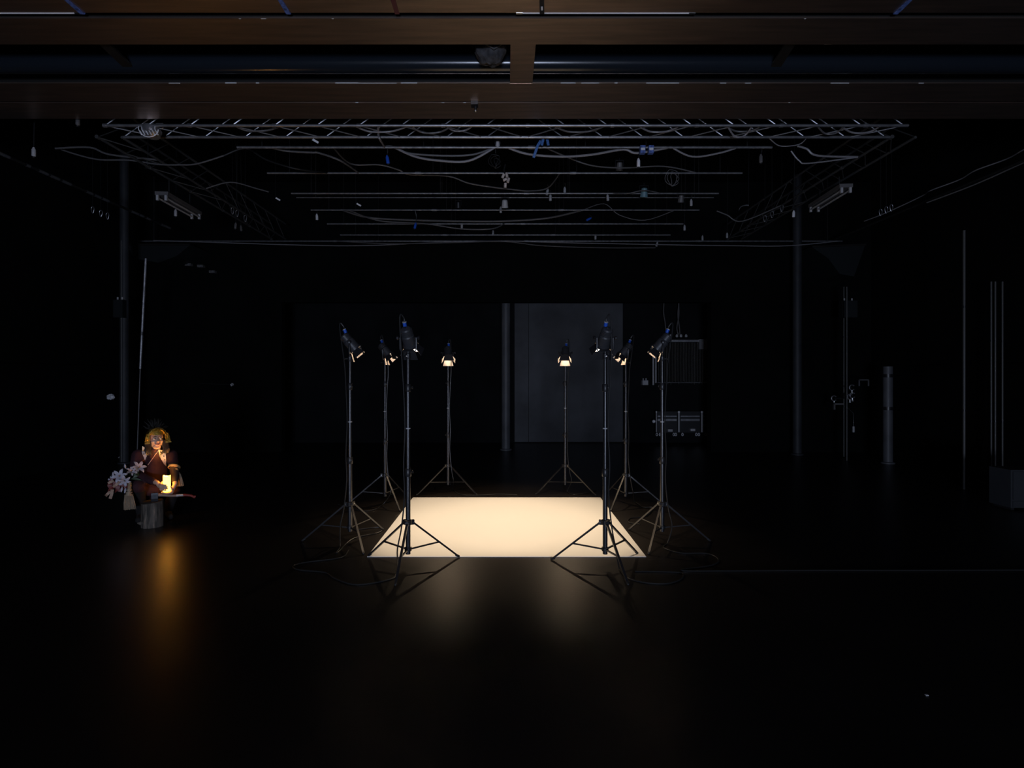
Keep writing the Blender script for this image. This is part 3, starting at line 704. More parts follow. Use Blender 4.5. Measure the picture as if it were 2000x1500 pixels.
# coil of cable
for px, py, d_, lab, rr in ((1315, 345, 7.7, 'hanging coil of dark cable on the second pipe', .085), (968, 312, 6.8, 'small coil of black cable at the centre of the first pipe', .06)):
    d_, sz = snap(d_, (px - VX) * d_ / F); o_ = W(px, py, d_); t = thing('cable_coil', lab, 'cable coil', o_)
    for k in range(3):
        MB().tube([Vector((rr * (1 - .22 * k) * math.cos(a_) + .014 * math.sin(3 * a_ + k * 2) + .02 * (k - 1), .012 * k + .01 * math.sin(2 * a_), rr * 1.25 * (1 - .12 * k) * math.sin(a_) + .012 * math.cos(2 * a_ + k) - .02 * k)) for a_ in [j * math.pi / 12 for j in range(24)]], .0045, n=5, closed=True).build('coil_turn', M_cable if rr < .07 else M_gcable, t)
    MB().cyl((0, 0, rr * 1.25), (0, 0, max(rr * 1.5, sz - o_.z)), .006, n=5).build('coil_tie', M_cable, t)

# ------------------------------------------------------------------ white mat
MX, MY0, MY1 = 545 / 353 * EYE / 2, F * EYE / 353, F * EYE / 237
MC = Vector((0, (MY0 + MY1) / 2, 0))
t = thing('stage_mat', 'large brightly lit white square mat on the floor', 'mat', (0, MC.y, 0))
mb = MB(); mb.box((-MX, MY0 - MC.y, 0), (MX, MY1 - MC.y, 0.004)); mb.build('sheet', M_mat, t, smooth=False)

# ------------------------------------------------------------------ lamp stands and lamps
ZT = 1.79
st_mesh = {}
def stand_meshes():
    S = st_mesh
    S['lower_tube'] = MB().cyl((0, 0, .10), (0, 0, .80), .0205, n=16).mesh('lower_tube', M_stand)
    S['middle_tube'] = MB().cyl((0, 0, .80), (0, 0, 1.51), .0170, n=16).mesh('middle_tube', M_stand)
    S['upper_tube'] = MB().cyl((0, 0, 1.51), (0, 0, ZT - .03), .0135, n=16).mesh('upper_tube', M_stand)
    S['spigot'] = MB().lathe([(.008, ZT - .03), (.008, ZT), (.0065, ZT + .005)], n=12).mesh('spigot', M_chrome)
    for nm, z, r in (('clamp_low', .79, .0245), ('clamp_high', 1.505, .021)):
        S[nm] = MB().lathe([(r, z - .035), (r + .003, z - .03), (r + .003, z + .025), (r, z + .03)], n=16).mesh('clamp', M_black)
        S[nm + '_knob'] = MB().cyl((r, 0, z), (r + .014, 0, z), .005, n=8).ell((r + .017, 0, z), (.007, .013, .013), n=10, m=6).mesh('clamp_knob', M_black)
    S['leg_collar'] = MB().lathe([(.021, .345), (.034, .35), (.034, .385), (.021, .39)], n=16).mesh('leg_collar', M_black)
    S['brace_collar'] = MB().lathe([(.021, .125), (.030, .128), (.030, .155), (.021, .158)], n=16).mesh('brace_collar', M_black)
    hinge, foot = Vector((.040, 0, .365)), Vector((.46, 0, .012))
    S['leg'] = MB().bar(hinge, foot, .019, .015).mesh('leg', M_stand, False)
    S['lug'] = MB().box((.02, -.012, .345), (.052, .012, .385)).mesh('hinge_lug', M_black, False)
    S['bolt'] = MB().cyl((.043, -.016, .365), (.043, .016, .365), .006, n=8).mesh('hinge_bolt', M_chrome)
    S['foot'] = MB().cap(foot + Vector((-.02, 0, .012)), foot + Vector((.003, 0, .0)), .0105, .0105, n=10).mesh('rubber_foot', M_cable)
    mid = hinge.lerp(foot, .57)
    S['brace'] = MB().bar((.022, 0, .14), mid, .015, .010).mesh('brace', M_stand, False)
    S['tie'] = MB().lathe([(.0175, 1.155), (.0205, 1.155), (.0205, 1.165), (.0175, 1.165)], n=12).mesh('cable_tie', M_grey)
stand_meshes()
def make_stand(loc, ang, label):
    t = thing('lamp_stand', label, 'lamp stand', loc, group='eight tripod lamp stands around the mat')
    S = st_mesh
    for k in ('lower_tube', 'middle_tube', 'upper_tube', 'spigot', 'leg_collar', 'brace_collar', 'tie'):
        link(S[k].name.split('.')[0], S[k], t)
    for k in ('clamp_low', 'clamp_high'):
        c = link('clamp', S[k], t); kn = link('clamp_knob', S[k + '_knob'], c); kn.rotation_euler.z = ang + 2.2
    for k in range(3):
        a_ = ang + k * 2 * math.pi / 3
        l = link('leg', S['leg'], t); l.rotation_euler.z = a_
        link('rubber_foot', S['foot'], l); link('hinge_lug', S['lug'], l); link('hinge_bolt', S['bolt'], l)
        b_ = link('brace', S['brace'], t); b_.rotation_euler.z = a_
    return t
# lamp: local +X is the throw direction (horizontal part); yoke upright, body tilted
TILT = R(50)
M_lens = emat('lit_lens', (1.0, .80, .53), 22.0)
lm = {}
def lamp_meshes():
    rot = Matrix.Rotation(TILT, 4, 'Y')           # tilts +X downward
    piv = Vector((0, 0, .135))
    T = Matrix.Translation(piv) @ rot
    def tm(me): me.transform(T); return me
    ax = (1, 0, 0)
    lm['housing'] = tm(MB().lathe([(.02, -.098), (.038, -.095), (.046, -.085), (.046, -.03), (.054, -.02), (.054, .06), (.058, .062), (.058, .078), (.050, .078), (.047, .06), (.047, .03), (.01, .03)], axis=ax, n=28).mesh('housing', M_lampbody))
    mb = MB()
    for k in range(4): mb.lathe([(.0465, -.078 + k * .013), (.052, -.078 + k * .013), (.052, -.073 + k * .013), (.0465, -.073 + k * .013)], axis=ax, n=28, cap=False)
    lm['cooling_fins'] = tm(mb.mesh('cooling_fins', M_lampbody))
    lm['lens'] = tm(MB().lathe([(.001, .058), (.02, .0575), (.047, .054)], axis=ax, n=24, cap=False).mesh('lens', M_lens))
    lm['barn_ring'] = tm(MB().lathe([(.057, .078), (.066, .079), (.066, .088), (.054, .088), (.054, .078)], axis=ax, n=28, cap=False).mesh('barn_ring', M_black))
    doors = []
    for k, (wide, ln, op) in enumerate(((.060, .085, -20), (.040, .075, 30), (.060, .085, 24), (.040, .075, 30))):
        a_ = k * math.pi / 2                         # 0: upper flap, 1, 3: side flaps, 2: lower flap
        mb = MB(); w0, w1 = wide * .85, wide * 1.25
        ca, sa = math.cos(R(op)), math.sin(R(op))
        pts = [Vector((.088, -w0, .056)), Vector((.088, w0, .056)), Vector((.088 + ln * ca, w1, .056 + ln * sa)), Vector((.088 + ln * ca, -w1, .056 + ln * sa))]
        mb.poly(pts, .0022, (-sa, 0, ca))
        mb.tube([(.088, -w0, .056), (.088, w0, .056)], .003, n=6)
        me = mb.mesh('barn_door', M_black, False); me.transform(Matrix.Rotation(a_, 4, 'X'))
        nn = Vector((-sa, 0, ca)); me2 = MB().poly([p + (sum(pts, Vector()) / 4 - p) * .04 - nn * .0015 for p in pts], .001, nn).mesh('lit_inner_face', M_barn, False); me2.transform(Matrix.Rotation(a_, 4, 'X'))  # pale sheet added inside each flap so it looks brightly lit
        doors.append((tm(me), tm(me2)))
    lm['doors'] = doors
    lm['yoke'] = MB().tube([(0, -.072, .135), (0, -.072, .04), (0, -.06, .018), (0, .06, .018), (0, .072, .04), (0, .072, .135)], .0085, n=8).mesh('yoke', M_black)
    lm['clamp'] = MB().lathe([(.017, -.045), (.02, -.04), (.02, .0), (.012, .006), (.012, .018)], n=14).mesh('spigot_clamp', M_black)
    lm['clamp_screw'] = MB().cyl((-.02, 0, -.02), (-.045, 0, -.02), .005, n=8).ell((-.05, 0, -.02), (.006, .016, .008), n=10, m=6).mesh('clamp_screw', M_chrome)
    lm['knobs'] = [MB().cyl((0, s * .056, .135), (0, s * .088, .135), .007, n=8).lathe([(.014, .086), (.017, .09), (.017, .1), (.012, .103)], origin=(0, 0, .135), axis=(0, s, 0), n=10).mesh('tilt_knob', M_black) for s in (-1, 1)]
    # blue plug at the rear, on a short stub
    lm['plug'] = tm(MB().cyl((-.098, .012, .030), (-.132, .012, .040), .016, .016, n=14).mesh('blue_plug', M_blue))
    lm['plug_ring'] = tm(MB().cyl((-.130, .012, .0395), (-.136, .012, .041), .018, .018, n=14).mesh('plug_ring', M_grey))
    lm['tail'] = tm(MB().tube(smooth_path([(-.092, 0, .0), (-.100, .004, .01), (-.100, .012, .030)], 4), .006, n=6).mesh('tail_cable', M_cable))
    lm['piv'] = piv; lm['T'] = T
lamp_meshes()
def make_lamp(loc, az, label, has_plug_side=1):
    t = thing('stage_lamp', label, 'stage lamp', loc, az, group='eight stage lamps aimed at the mat')
    h = link('housing', lm['housing'], t); link('cooling_fins', lm['cooling_fins'], h)
    link('lens', lm['lens'], t)
    ring = link('barn_ring', lm['barn_ring'], t)
    for d_, l_ in lm['doors']: link('lit_inner_face', l_, link('barn_door', d_, t))
    link('yoke', lm['yoke'], t); c = link('spigot_clamp', lm['clamp'], t); link('clamp_screw', lm['clamp_screw'], c)
    for k in lm['knobs']: link('tilt_knob', k, t)
    pl = link('power_plug', lm['plug'], t); link('plug_ring', lm['plug_ring'], pl); link('tail_cable', lm['tail'], t)
    ld = bpy.data.lights.new('lamp_beam', 'SPOT'); ld.energy = LAMP_POWER; ld.color = LAMP_COL
    ld.spot_size = R(86); ld.spot_blend = .55; ld.shadow_soft_size = .024
    lo = bpy.data.objects.new('lamp_beam', ld); COL.objects.link(lo); lo.parent = t
    lo.matrix_local = lm['T'] @ Matrix.Translation((.066, 0, 0)) @ Matrix.Rotation(R(-90), 4, 'Y')
    return t
def cable_for(loc, az, floor_pts, label, side):
    """power cable: from the plug in an arc, down the pole, then along the floor"""
    loc = Vector(loc); T = Matrix.Translation(loc + Vector((0, 0, ZT))) @ Matrix.Rotation(az, 4, 'Z') @ lm['T']
    p0 = T @ Vector((-.134, .012, .041)); p1 = T @ Vector((-.165, .012, .055))
    s = Vector((side, 0, 0))
    pts = [p0, p1, p1 + Vector((side * .03, -.02, .0)), loc + s * .045 + Vector((0, -.03, 1.72)), loc + s * .032 + Vector((0, -.02, 1.45)), loc + s * .022 + Vector((0, -.02, 1.16)),
           loc + s * .034 + Vector((0, -.02, .85)), loc + s * .026 + Vector((0, -.022, .6)), loc + s * .05 + Vector((0, -.035, .33)), loc + s * .08 + Vector((0, -.05, .16))] + [Vector(p) for p in floor_pts]
    q = smooth_path(pts, 6)
    for v in q: v.z = max(v.z, .007)
    return tag(MB().tube(q, .0062, n=7).build('power_cable', M_cable, origin=(loc.x, loc.y, 0)), label, 'cable', 'power cables of the stage lamps')
def gp(*pts): return [G(x, y, .007) for x, y in pts]
stands = [ # x, y, leg angle (deg), phrase, cable floor points, cable side
    (-.832, 4.757, 268, 'at the near left corner of the mat', gp((770, 1128), (700, 1142), (655, 1130), (635, 1118), (585, 1113), (573, 1105), (600, 1098), (650, 1092), (672, 1086), (681, 1074)), -1),
    (.832, 4.757, 282, 'at the near right corner of the mat', gp((1210, 1112), (1225, 1128), (1260, 1138), (1300, 1140), (1328, 1132), (1333, 1120), (1300, 1117), (1240, 1116)), 1),
    (-1.515, 5.45, 180, 'beside the left edge of the mat, nearer one', gp((664, 1068), (658, 1080), (690, 1052), (740, 1040), (742, 1030), (700, 1034)), -1),
    (1.505, 5.45, 0, 'beside the right edge of the mat, nearer one', gp((1303, 1062), (1297, 1070), (1330, 1080), (1380, 1081), (1403, 1092), (1390, 1104), (1330, 1114), (1420, 1115), (1600, 1114), (1800, 1114), (2060, 1113)), 1),
    (-1.52, 7.04, 184, 'beside the left edge of the mat, farther one', gp((748, 985), (735, 994), (712, 998), (690, 994), (660, 985)), 1),
    (1.49, 7.04, -4, 'beside the right edge of the mat, farther one', gp((1240, 980), (1255, 990), (1275, 992), (1262, 1008), (1232, 1012), (1228, 1020), (1250, 1024)), 1),
    (-.81, 7.79, 92, 'behind the far left corner of the mat', gp((885, 956), (900, 966), (940, 967), (975, 965), (1010, 967)), 1),
    (.81, 7.79, 86, 'behind the far right corner of the mat', gp((1108, 960), (1120, 966), (1150, 962), (1165, 958)), 1)]
for x, y, la, ph, fl, sd in stands:
    make_stand((x, y, 0), R(la), 'black tripod stand ' + ph)
    az = math.atan2(MC.y - y, -x * .35) if abs(y - MC.y) > 1 else math.atan2((MC.y - y) * .35, -x)
    make_lamp((x, y, ZT), az, 'lit lamp on the stand ' + ph)
    cable_for((x, y, 0), az, fl, 'black power cable running down the stand ' + ph, sd)

# ================================================================== the person's corner
# local frame: +X to the viewer's right, +Y away from the camera, origin on the floor
OP = Vector((-3.90, 6.30, 0)); DIST = math.hypot(OP.x, OP.y)
AZ = math.atan2(-OP.x, OP.y)               # rotation of the local frame
er = Vector((math.cos(AZ), math.sin(AZ), 0)); eb = Vector((-math.sin(AZ), math.cos(AZ), 0))
def PL_(px, py, v):
    a = (px - VX) / F
    tt = (v + DIST) / (eb.y + eb.x * a)
    return Vector((tt * (a * er.x + er.y), v, EYE - (py - VY) * tt / F))
def local_thing(name, label, cat, at=None, **k):
    """thing whose frame is the person's frame moved to local point at"""
    at = Vector(at) if at is not None else Vector()
    return thing(name, label, cat, OP + er * at.x + eb * at.y + Vector((0, 0, at.z)), AZ, **k)

def remesh(mb, name, m, voxel, parent, smooth=4):
    me = mb.mesh(name + '_raw', m)
    o = bpy.data.objects.new(name, me); COL.objects.link(o)
    md = o.modifiers.new('r', 'REMESH'); md.mode = 'VOXEL'; md.voxel_size = voxel; md.use_smooth_shade = True
    if smooth:
        s = o.modifiers.new('s', 'SMOOTH'); s.iterations = smooth; s.factor = .5
    bpy.context.view_layer.update()
    dg = bpy.context.evaluated_depsgraph_get()
    out = bpy.data.meshes.new_from_object(o.evaluated_get(dg))
    o.modifiers.clear(); o.data = out; bpy.data.meshes.remove(me)
    if not out.materials: out.materials.append(m)
    for p in out.polygons: p.use_smooth = True
    o.parent = parent
    return o

M_skin = mat('skin', (.62, .38, .27), .5, noise=.06, nscale=30)
M_maroon = mat('maroon_cloth', (.034, .0075, .012), .85, noise=.3, nscale=14, bump=.25, bscale=45)
M_trous = mat('black_trousers', (.008, .007, .007), .9)
M_sleeve = mat('dark_brown_sleeve', (.03, .02, .014), .85)
M_hair = mat('dark_brown_hair', (.035, .024, .018), .5, noise=.5, nscale=60, stretch=(6, 6, .6))
M_gold = mat('gold_sequins', (.62, .40, .08), .32, metal=1.0, noise=.35, nscale=70, bump=.9, bscale=110)
M_collar = mat('white_fur_collar', (.62, .58, .56), .9, bump=.3, bscale=120)
M_straw = mat('straw', (.36, .27, .18), .75, noise=.4, nscale=50, stretch=(8, 8, .8))
M_cream = mat('cream_band', (.32, .22, .11), .7)

person = local_thing('person', 'crouching person in maroon and gold headdress holding a lit candle', 'person')
hc = PL_(304, 857, -.13)
HY = R(14)                                     # head turned to the viewer's right
HR = Matrix.Rotation(HY, 3, 'Z') @ Matrix.Rotation(R(-4), 3, 'X')
def H(x, y, z): return hc + HR @ Vector((x, y, z))   # head frame: -y is forward
body = MB()
def hell(c, r): body.ell(H(*c), r, rot=HR, n=20, m=14)
hell((0, .012, .030), (.073, .090, .082))      # cranium
hell((0, -.020, -.025), (.063, .062, .078))    # face
hell((0, -.035, -.075), (.042, .042, .040))    # jaw
hell((0, -.060, -.092), (.020, .018, .018))    # chin
body.chain([H(-.048, -.058, .021), H(-.026, -.069, .024), H(0, -.072, .022), H(.026, -.069, .024), H(.048, -.058, .021)], [.010, .011, .011, .011, .010])          # brow
body.cap(H(0, -.080, .012), H(0, -.104, -.026), .009, .013)          # nose
body.ell(H(-.012, -.094, -.028), .009); body.ell(H(.012, -.094, -.028), .009)
for s in (-1, 1):
    body.ell(H(s * .035, -.054, -.026), (.022, .020, .024))           # cheeks
    body.ell(H(s * .072, .012, -.010), (.010, .022, .030))            # ears
body.cap(H(-.016, -.078, -.058), H(.016, -.078, -.058), .010)        # mouth
nb = PL_(301, 890, .0)
body.cap(H(0, .015, -.07), nb, .050, .056)
sR, sL = PL_(270, 889, .04), PL_(335, 889, .04)
eR, eL = PL_(262, 926, -.02), PL_(341, 914, -.10)
cc = PL_(325.8, 943, -.30)                      # candle centre
CR = .036; CB, CT = PL_(326, 959.5, -.30).z, PL_(326, 929, -.30).z
wR = cc + Vector((-.088, .03, .005)); wL = cc + Vector((.078, .035, -.03))
pel, chest = PL_(300, 962, .22), PL_(302, 912, .10)
body.cap(pel, chest, .11, .10); body.cap(chest, nb, .10, .06)
body.cap(sR, sL, .05); body.chain([sR, eR, wR], [.045, .036, .024]); body.chain([sL, eL, wL], [.045, .036, .024])
kR, kL = PL_(270, 950, -.16), PL_(340, 958, -.10)
aR, aL = PL_(276, 1014, .06), PL_(328, 1014, .06)
hR, hL = pel + Vector((-.08, 0, 0)), pel + Vector((.08, 0, 0))
aR.z = aL.z = .09
body.chain([hR, kR, aR], [.08, .055, .036]); body.chain([hL, kL, aL], [.08, .055, .036])
for a_ in (aR, aL): body.cap((a_.x, a_.y + .03, .04), (a_.x + (.02 if a_ is aL else -.02), a_.y - .15, .03), .034, .026)
# hands on the candle
def cyl_pt(ang, r, z): return cc.xy.to_3d() + Vector((r * math.cos(R(ang)), r * math.sin(R(ang)), z))
# viewer-left hand: palm on the left side, fingers wrapping across the front
palm = [cyl_pt(168, CR + .030, CB + .060), cyl_pt(196, CR + .020, CB + .058)]
body.cap(wR, palm[0], .022, .024); body.cap(palm[0], palm[1], .022, .020)
body.cap(cyl_pt(185, CR + .022, CB + .082), cyl_pt(190, CR + .018, CB + .028), .016, .015)
for k, (z, a_end, rr) in enumerate(((.080, 262, .0078), (.061, 276, .0082), (.042, 278, .0080), (.024, 262, .0070))):
    seq = [cyl_pt(190, CR + .018, CB + z), cyl_pt(214, CR + .014, CB + z), cyl_pt(214 + (a_end - 214) * .55, CR + .011, CB + z - .003), cyl_pt(a_end, CR + .0085, CB + z - .007)]
    body.chain(seq, [rr + .0015, rr + .0008, rr, rr - .001])
body.chain([cyl_pt(172, CR + .024, CB + .075), cyl_pt(150, CR + .016, CB + .098), cyl_pt(122, CR + .010, CB + .108)], [.011, .0095, .0078])
# viewer-right hand: palm cupped under the base, thumb up the right side
body.cap(wL, cc.xy.to_3d() + Vector((.040, -.005, CB - .016)), .022, .020)
body.cap(cc.xy.to_3d() + Vector((.044, -.02, CB - .014)), cc.xy.to_3d() + Vector((.030, .03, CB - .018)), .018, .018)
for k, (yy, xe) in enumerate(((-.034, -.036), (-.014, -.050), (.006, -.048), (.025, -.036))):
    b_ = cc.xy.to_3d()
    body.chain([b_ + Vector((.030, yy, CB - .018)), b_ + Vector((.004, yy, CB - .019)), b_ + Vector((xe * .6, yy, CB - .016)), b_ + Vector((xe, yy, CB - .006))], [.0105, .0095, .0088, .0075])
body.chain([cyl_pt(-14, CR + .022, CB - .008), cyl_pt(-24, CR + .014, CB + .028), cyl_pt(-34, CR + .0095, CB + .052)], [.0125, .0105, .0085])
remesh(body, 'body', M_skin, .0042, person, 3)
# eyes, brows, lips
M_eye = mat('eye_white', (.75, .72, .68), .2); M_iris = mat('iris', (.03, .02, .015), .2); M_lip = mat('lips', (.42, .14, .11), .45); M_brow = mat('eyebrow', (.07, .045, .03), .8)
for s in (-1, 1):
    e = MB().ell(H(s * .029, -.070, .003), (.014, .012, .0085), rot=HR).build('eye', M_eye, person)
    MB().ell(H(s * .029 + .003, -.0805, .004), (.0062, .003, .0062), rot=HR).build('iris', M_iris, e)
    MB().tube([H(s * .012, -.0835, .0235), H(s * .028, -.081, .0265), H(s * .047, -.068, .020)], [.003, .004, .002], n=6).build('eyebrow', M_brow, person)
lp = MB().tube([H(-.020, -.083, -.060), H(-.008, -.0895, -.055), H(0, -.0895, -.0565), H(.008, -.0895, -.055), H(.020, -.083, -.060)], [.002, .0042, .004, .0042, .002], n=8).build('upper_lip', M_lip, person)
MB().tube([H(-.018, -.083, -.062), H(0, -.089, -.0655), H(.018, -.083, -.062)], [.002, .005, .002], n=8).build('lower_lip', M_lip, person)
# tunic
tun = MB()
tun.cap(pel, chest, .135, .125); tun.cap(chest + Vector((0, -.02, 0)), nb + Vector((0, .0, -.035)), .118, .066)
tun.cap(sR + Vector((.01, 0, -.012)), sL + Vector((-.01, 0, -.012)), .064); tun.cap(nb + Vector((0, .01, -.02)), H(0, .01, -.105), .062, .056)
tun.chain([sR, eR, wR.lerp(eR, .16)], [.066, .056, .036])
tun.chain([sL, eL], [.066, .050])
tun.chain([hR, kR], [.098, .074]); tun.chain([hL, kL], [.098, .066])
tun.cap(hR.lerp(kR, .6), hL.lerp(kL, .6), .07)
tunic = remesh(tun, 'tunic', M_maroon, .009, person, 3)
slv = MB(); slv.chain([eL + Vector((0, .0, .012)), wL.lerp(eL, .2)], [.053, .034]); remesh(slv, 'forearm_sleeve', M_sleeve, .007, person, 2)
trs = MB(); trs.chain([kR, aR], [.066, .050]); trs.chain([kL, aL], [.062, .050]); remesh(trs, 'trousers', M_trous, .009, person, 2)
for a_ in (aR, aL):
    bt = MB(); bt.cap((a_.x, a_.y, .11), (a_.x, a_.y + .02, .05), .046, .046); bt.cap((a_.x, a_.y + .03, .042), (a_.x + (.02 if a_ is aL else -.02), a_.y - .155, .036), .042, .034)
    remesh(bt, 'boot', M_trous, .008, person, 2)
bt = MB(); bt.cap(PL_(283, 972, -.19), PL_(296, 974, -.17), .035, .03)
# surface casting for the clothes on the tunic
bvh = BVHTree.FromPolygons([v.co.copy() for v in tunic.data.vertices], [tuple(p.vertices) for p in tunic.data.polygons])
CAML = Vector((0, 0, EYE)) - OP; CAML = Vector((CAML.dot(er), CAML.dot(eb), EYE))
def on_tunic(px, py, off=.006, dflt=-.08):
    tgt = PL_(px, py, dflt); dr = (tgt - CAML).normalized()
    hit = bvh.ray_cast(CAML, dr)
    p = hit[0] if hit[0] is not None and (hit[0] - CAML).length < (tgt - CAML).length + .35 else tgt
    return p - dr * off
def patch(name, poly, m, parent, off=.006, th=.006, sub=6):
    mb = MB(); n = len(poly); cx = sum(p[0] for p in poly) / n; cy = sum(p[1] for p in poly) / n
    for o_, flip in ((off + th, False), (off - .004, True)):
        rings = []
        for j in range(1, sub + 1):
            row = []
            for k in range(n):
                a_, b_ = poly[k], poly[(k + 1) % n]
                for s in range(4):
                    f = s / 4; x = a_[0] + (b_[0] - a_[0]) * f; y = a_[1] + (b_[1] - a_[1]) * f
                    row.append(on_tunic(cx + (x - cx) * j / sub, cy + (y - cy) * j / sub, o_))
            rings.append(row)
        if not flip: first = rings
        else: rings_b = rings
    mb.ring_loft(first + rings_b[::-1])
    return mb.build(name, m, parent)
cl1 = patch('collar_flap', [(278, 871), (277, 884), (283.2, 899), (290, 882), (285, 876)], M_collar, person)
cl2 = patch('collar_flap', [(309, 878), (323, 880), (324, 892), (325, 911), (320, 906), (311.5, 891)], M_collar, person)
for par, pts in ((cl1, ((282, 879), (281, 887), (287, 883))), (cl2, ((316, 885), (320, 891), (313, 888), (321, 884.5), (322, 898)))):
    for px, py in pts:
        c_ = on_tunic(px, py, .0135); MB().ell(c_, (.006, .003, .007), n=8, m=6).build('ermine_spot', M_trous, par)
MB().tube([on_tunic(314 - 25 * k / 14, 873 + 35 * k / 14, .007) for k in range(15)], .0035, n=6).build('shoulder_cord', mat('pale_cord', (.5, .36, .32), .8), person)
# arm band
dv = (eL - sL).normalized(); bc = eL + Vector((-.004, -.004, .010)); a_, b_ = basis((eL - sL) + Vector((-.1, 0, -.12)))
ax_ = a_.cross(b_)
mb = MB(); rg = []
for k in range(28):
    th = 2 * math.pi * k / 28; rd = a_ * math.cos(th) + b_ * math.sin(th)
    rg.append([bc + rd * r_ + ax_ * h_ for r_, h_ in ((.052, -.011), (.062, -.011), (.063, .011), (.053, .011))])
mb.ring_loft(rg, closed=True); mb.build('arm_band', M_cream, person)
# headdress: gold hood around the face, ear flaps, dark plume
hd = MB(); rg = []
for k in range(33):
    ph = R(-8 + 196 * k / 32)                  # from one ear over the crown to the other
    c, s = math.cos(ph), math.sin(ph)
    row = []
    for rr, yy in ((.088, -.080), (.101, -.070), (.106, -.02), (.102, .05), (.092, .09), (.082, .085), (.084, -.02), (.080, -.07)):
        row.append(H(c * rr * .93, yy - .01 * max(0, s), .012 + s * rr * 1.02))
    rg.append(row)
hd.ring_loft(rg); hood = hd.build('headdress_hood', M_gold, person)
# visor across the forehead
hd = MB(); rg = []
for k in range(21):
    th = R(-62 + 124 * k / 20); s, c = math.sin(th), math.cos(th)
    sag = .010 * math.cos(th * 1.4)
    row = [H(s * r_[0], -.0 - c * r_[1], z_ - sag) for r_, z_ in (((.070, .070), .112), ((.084, .096), .080), ((.085, .101), .050), ((.080, .093), .051), ((.066, .064), .106))]
    rg.append(row)
hd.ring_loft(rg); hd.build('headdress_visor', M_gold, person)
for s in (-1, 1):
    fl = MB(); x0_ = s * .086
    pr = []
    for z_, wd_, ou in ((.060, .026, .0), (.02, .031, .008), (-.02, .034, .013), (-.048, .036, .016)):
        pr.append([H(x0_ + s * ou - wd_ * .55 * 1, -.066, z_), H(x0_ + s * ou + wd_ * .9, -.052, z_), H(x0_ + s * ou + wd_ * .9, -.038, z_), H(x0_ + s * ou - wd_ * .55, -.050, z_)])
    fl.ring_loft(pr); f_ = fl.build('ear_flap', M_gold, person)
    MB().bar(H(x0_ + s * .016 - .020, -.067, -.043), H(x0_ + s * .016 + .033, -.053, -.043), .012, .008).build('flap_trim', mat('bright_gold_braid', (.8, .62, .25), .3, metal=1), f_, smooth=False)
me_b = MB().ell((0, 0, 0), .0042, n=8, m=6).mesh('sequin_bead', mat('bright_gold_bead', (.95, .8, .4), .15, metal=1))
for k in range(26):
    ph = R(2 + 176 * k / 25); b_ = link('sequin_bead', me_b, hood)
    b_.location = H(math.cos(ph) * .105 * .93, -.070 - .01 * math.sin(ph), .012 + math.sin(ph) * .107 * 1.02)
pm = MB()
for k in range(70):
    an = random.uniform(0, 2 * math.pi); el = random.uniform(.25, 1.4)
    d_ = Vector((math.cos(an) * math.cos(el), math.sin(an) * math.cos(el) * .8, math.sin(el)))
    b0_ = H(0, .02, .085) + d_ * .03
    L_ = random.uniform(.06, .12)
    pm.tube([b0_, b0_ + d_ * L_ * .6, b0_ + d_ * L_ + Vector((random.uniform(-.02, .02), 0, random.uniform(-.01, .02)))], [.006, .008, .001], n=4)
tag(pm.build('headdress_plume', mat('dark_plume', (.012, .010, .008), .8), person), 'dark feathery tuft', kind=None)
for s in (-1, 1):
    hr = MB()
    for k in range(9):
        x_ = s * (.058 + .040 * (k % 5) / 4); y_ = -.035 + .03 * (k // 5)
        hr.tube(smooth_path([H(x_, y_, -.02), H(x_ + s * .004, y_ - .004, -.07), H(x_ + s * .010, y_ - .012 - .003 * k, -.115), H(x_ + s * (.004 - .01 * (k % 2)), y_ - .022, -.150 - .012 * (k % 3))], 4), [.013] * 9 + [.013, .010, .007, .003], n=7)
    hr.build('hair_lock', M_hair, person)
hb = MB(); hb.ell(H(0, .035, .005), (.078, .075, .10), rot=HR); hb.ell(H(0, .06, -.08), (.06, .05, .08), rot=HR); hb.build('back_hair', M_hair, person)

# candle
candle = local_thing('pillar_candle', 'glowing pillar candle cupped in both hands', 'candle', (cc.x, cc.y, CB))
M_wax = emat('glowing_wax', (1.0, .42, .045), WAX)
hC = CT - CB
mb = MB(); n = 36; rg = []
prof = [(CR * .96, 0), (CR, .004), (CR, hC * .35), (CR, hC * .7), (CR, hC * .95), (CR * .97, hC), (CR * .86, hC * 1.0), (CR * .80, hC * .95), (CR * .78, hC * .8), (CR * .6, hC * .72), (.002, hC * .70)]
for r_, h_ in prof:
    rg.append([Vector((r_ * math.cos(2 * math.pi * k / n), r_ * math.sin(2 * math.pi * k / n), h_ + (.006 * math.sin(2 * math.pi * k / n * 2 + 2.2) if h_ > hC * .94 else 0))) for k in range(n)])
mb.ring_loft(rg); mb.build('wax', M_wax, candle)
MB().cyl((0, 0, hC * .70), (0, 0, hC * .78), .0015, n=6).build('wick', M_trous, candle)
MB().lathe([(.001, hC * .77), (.004, hC * .79), (.005, hC * .81), (.003, hC * .84), (.0004, hC * .87)], n=10).build('flame', emat('flame', (1, .62, .2), 25), candle)
ld = bpy.data.lights.new('candle_light', 'POINT'); ld.energy = FLAME_POWER; ld.color = (1.0, .55, .16); ld.shadow_soft_size = .012
lo = bpy.data.objects.new('candle_light', ld); COL.objects.link(lo); lo.parent = candle; lo.location = (0, 0, hC * .83)

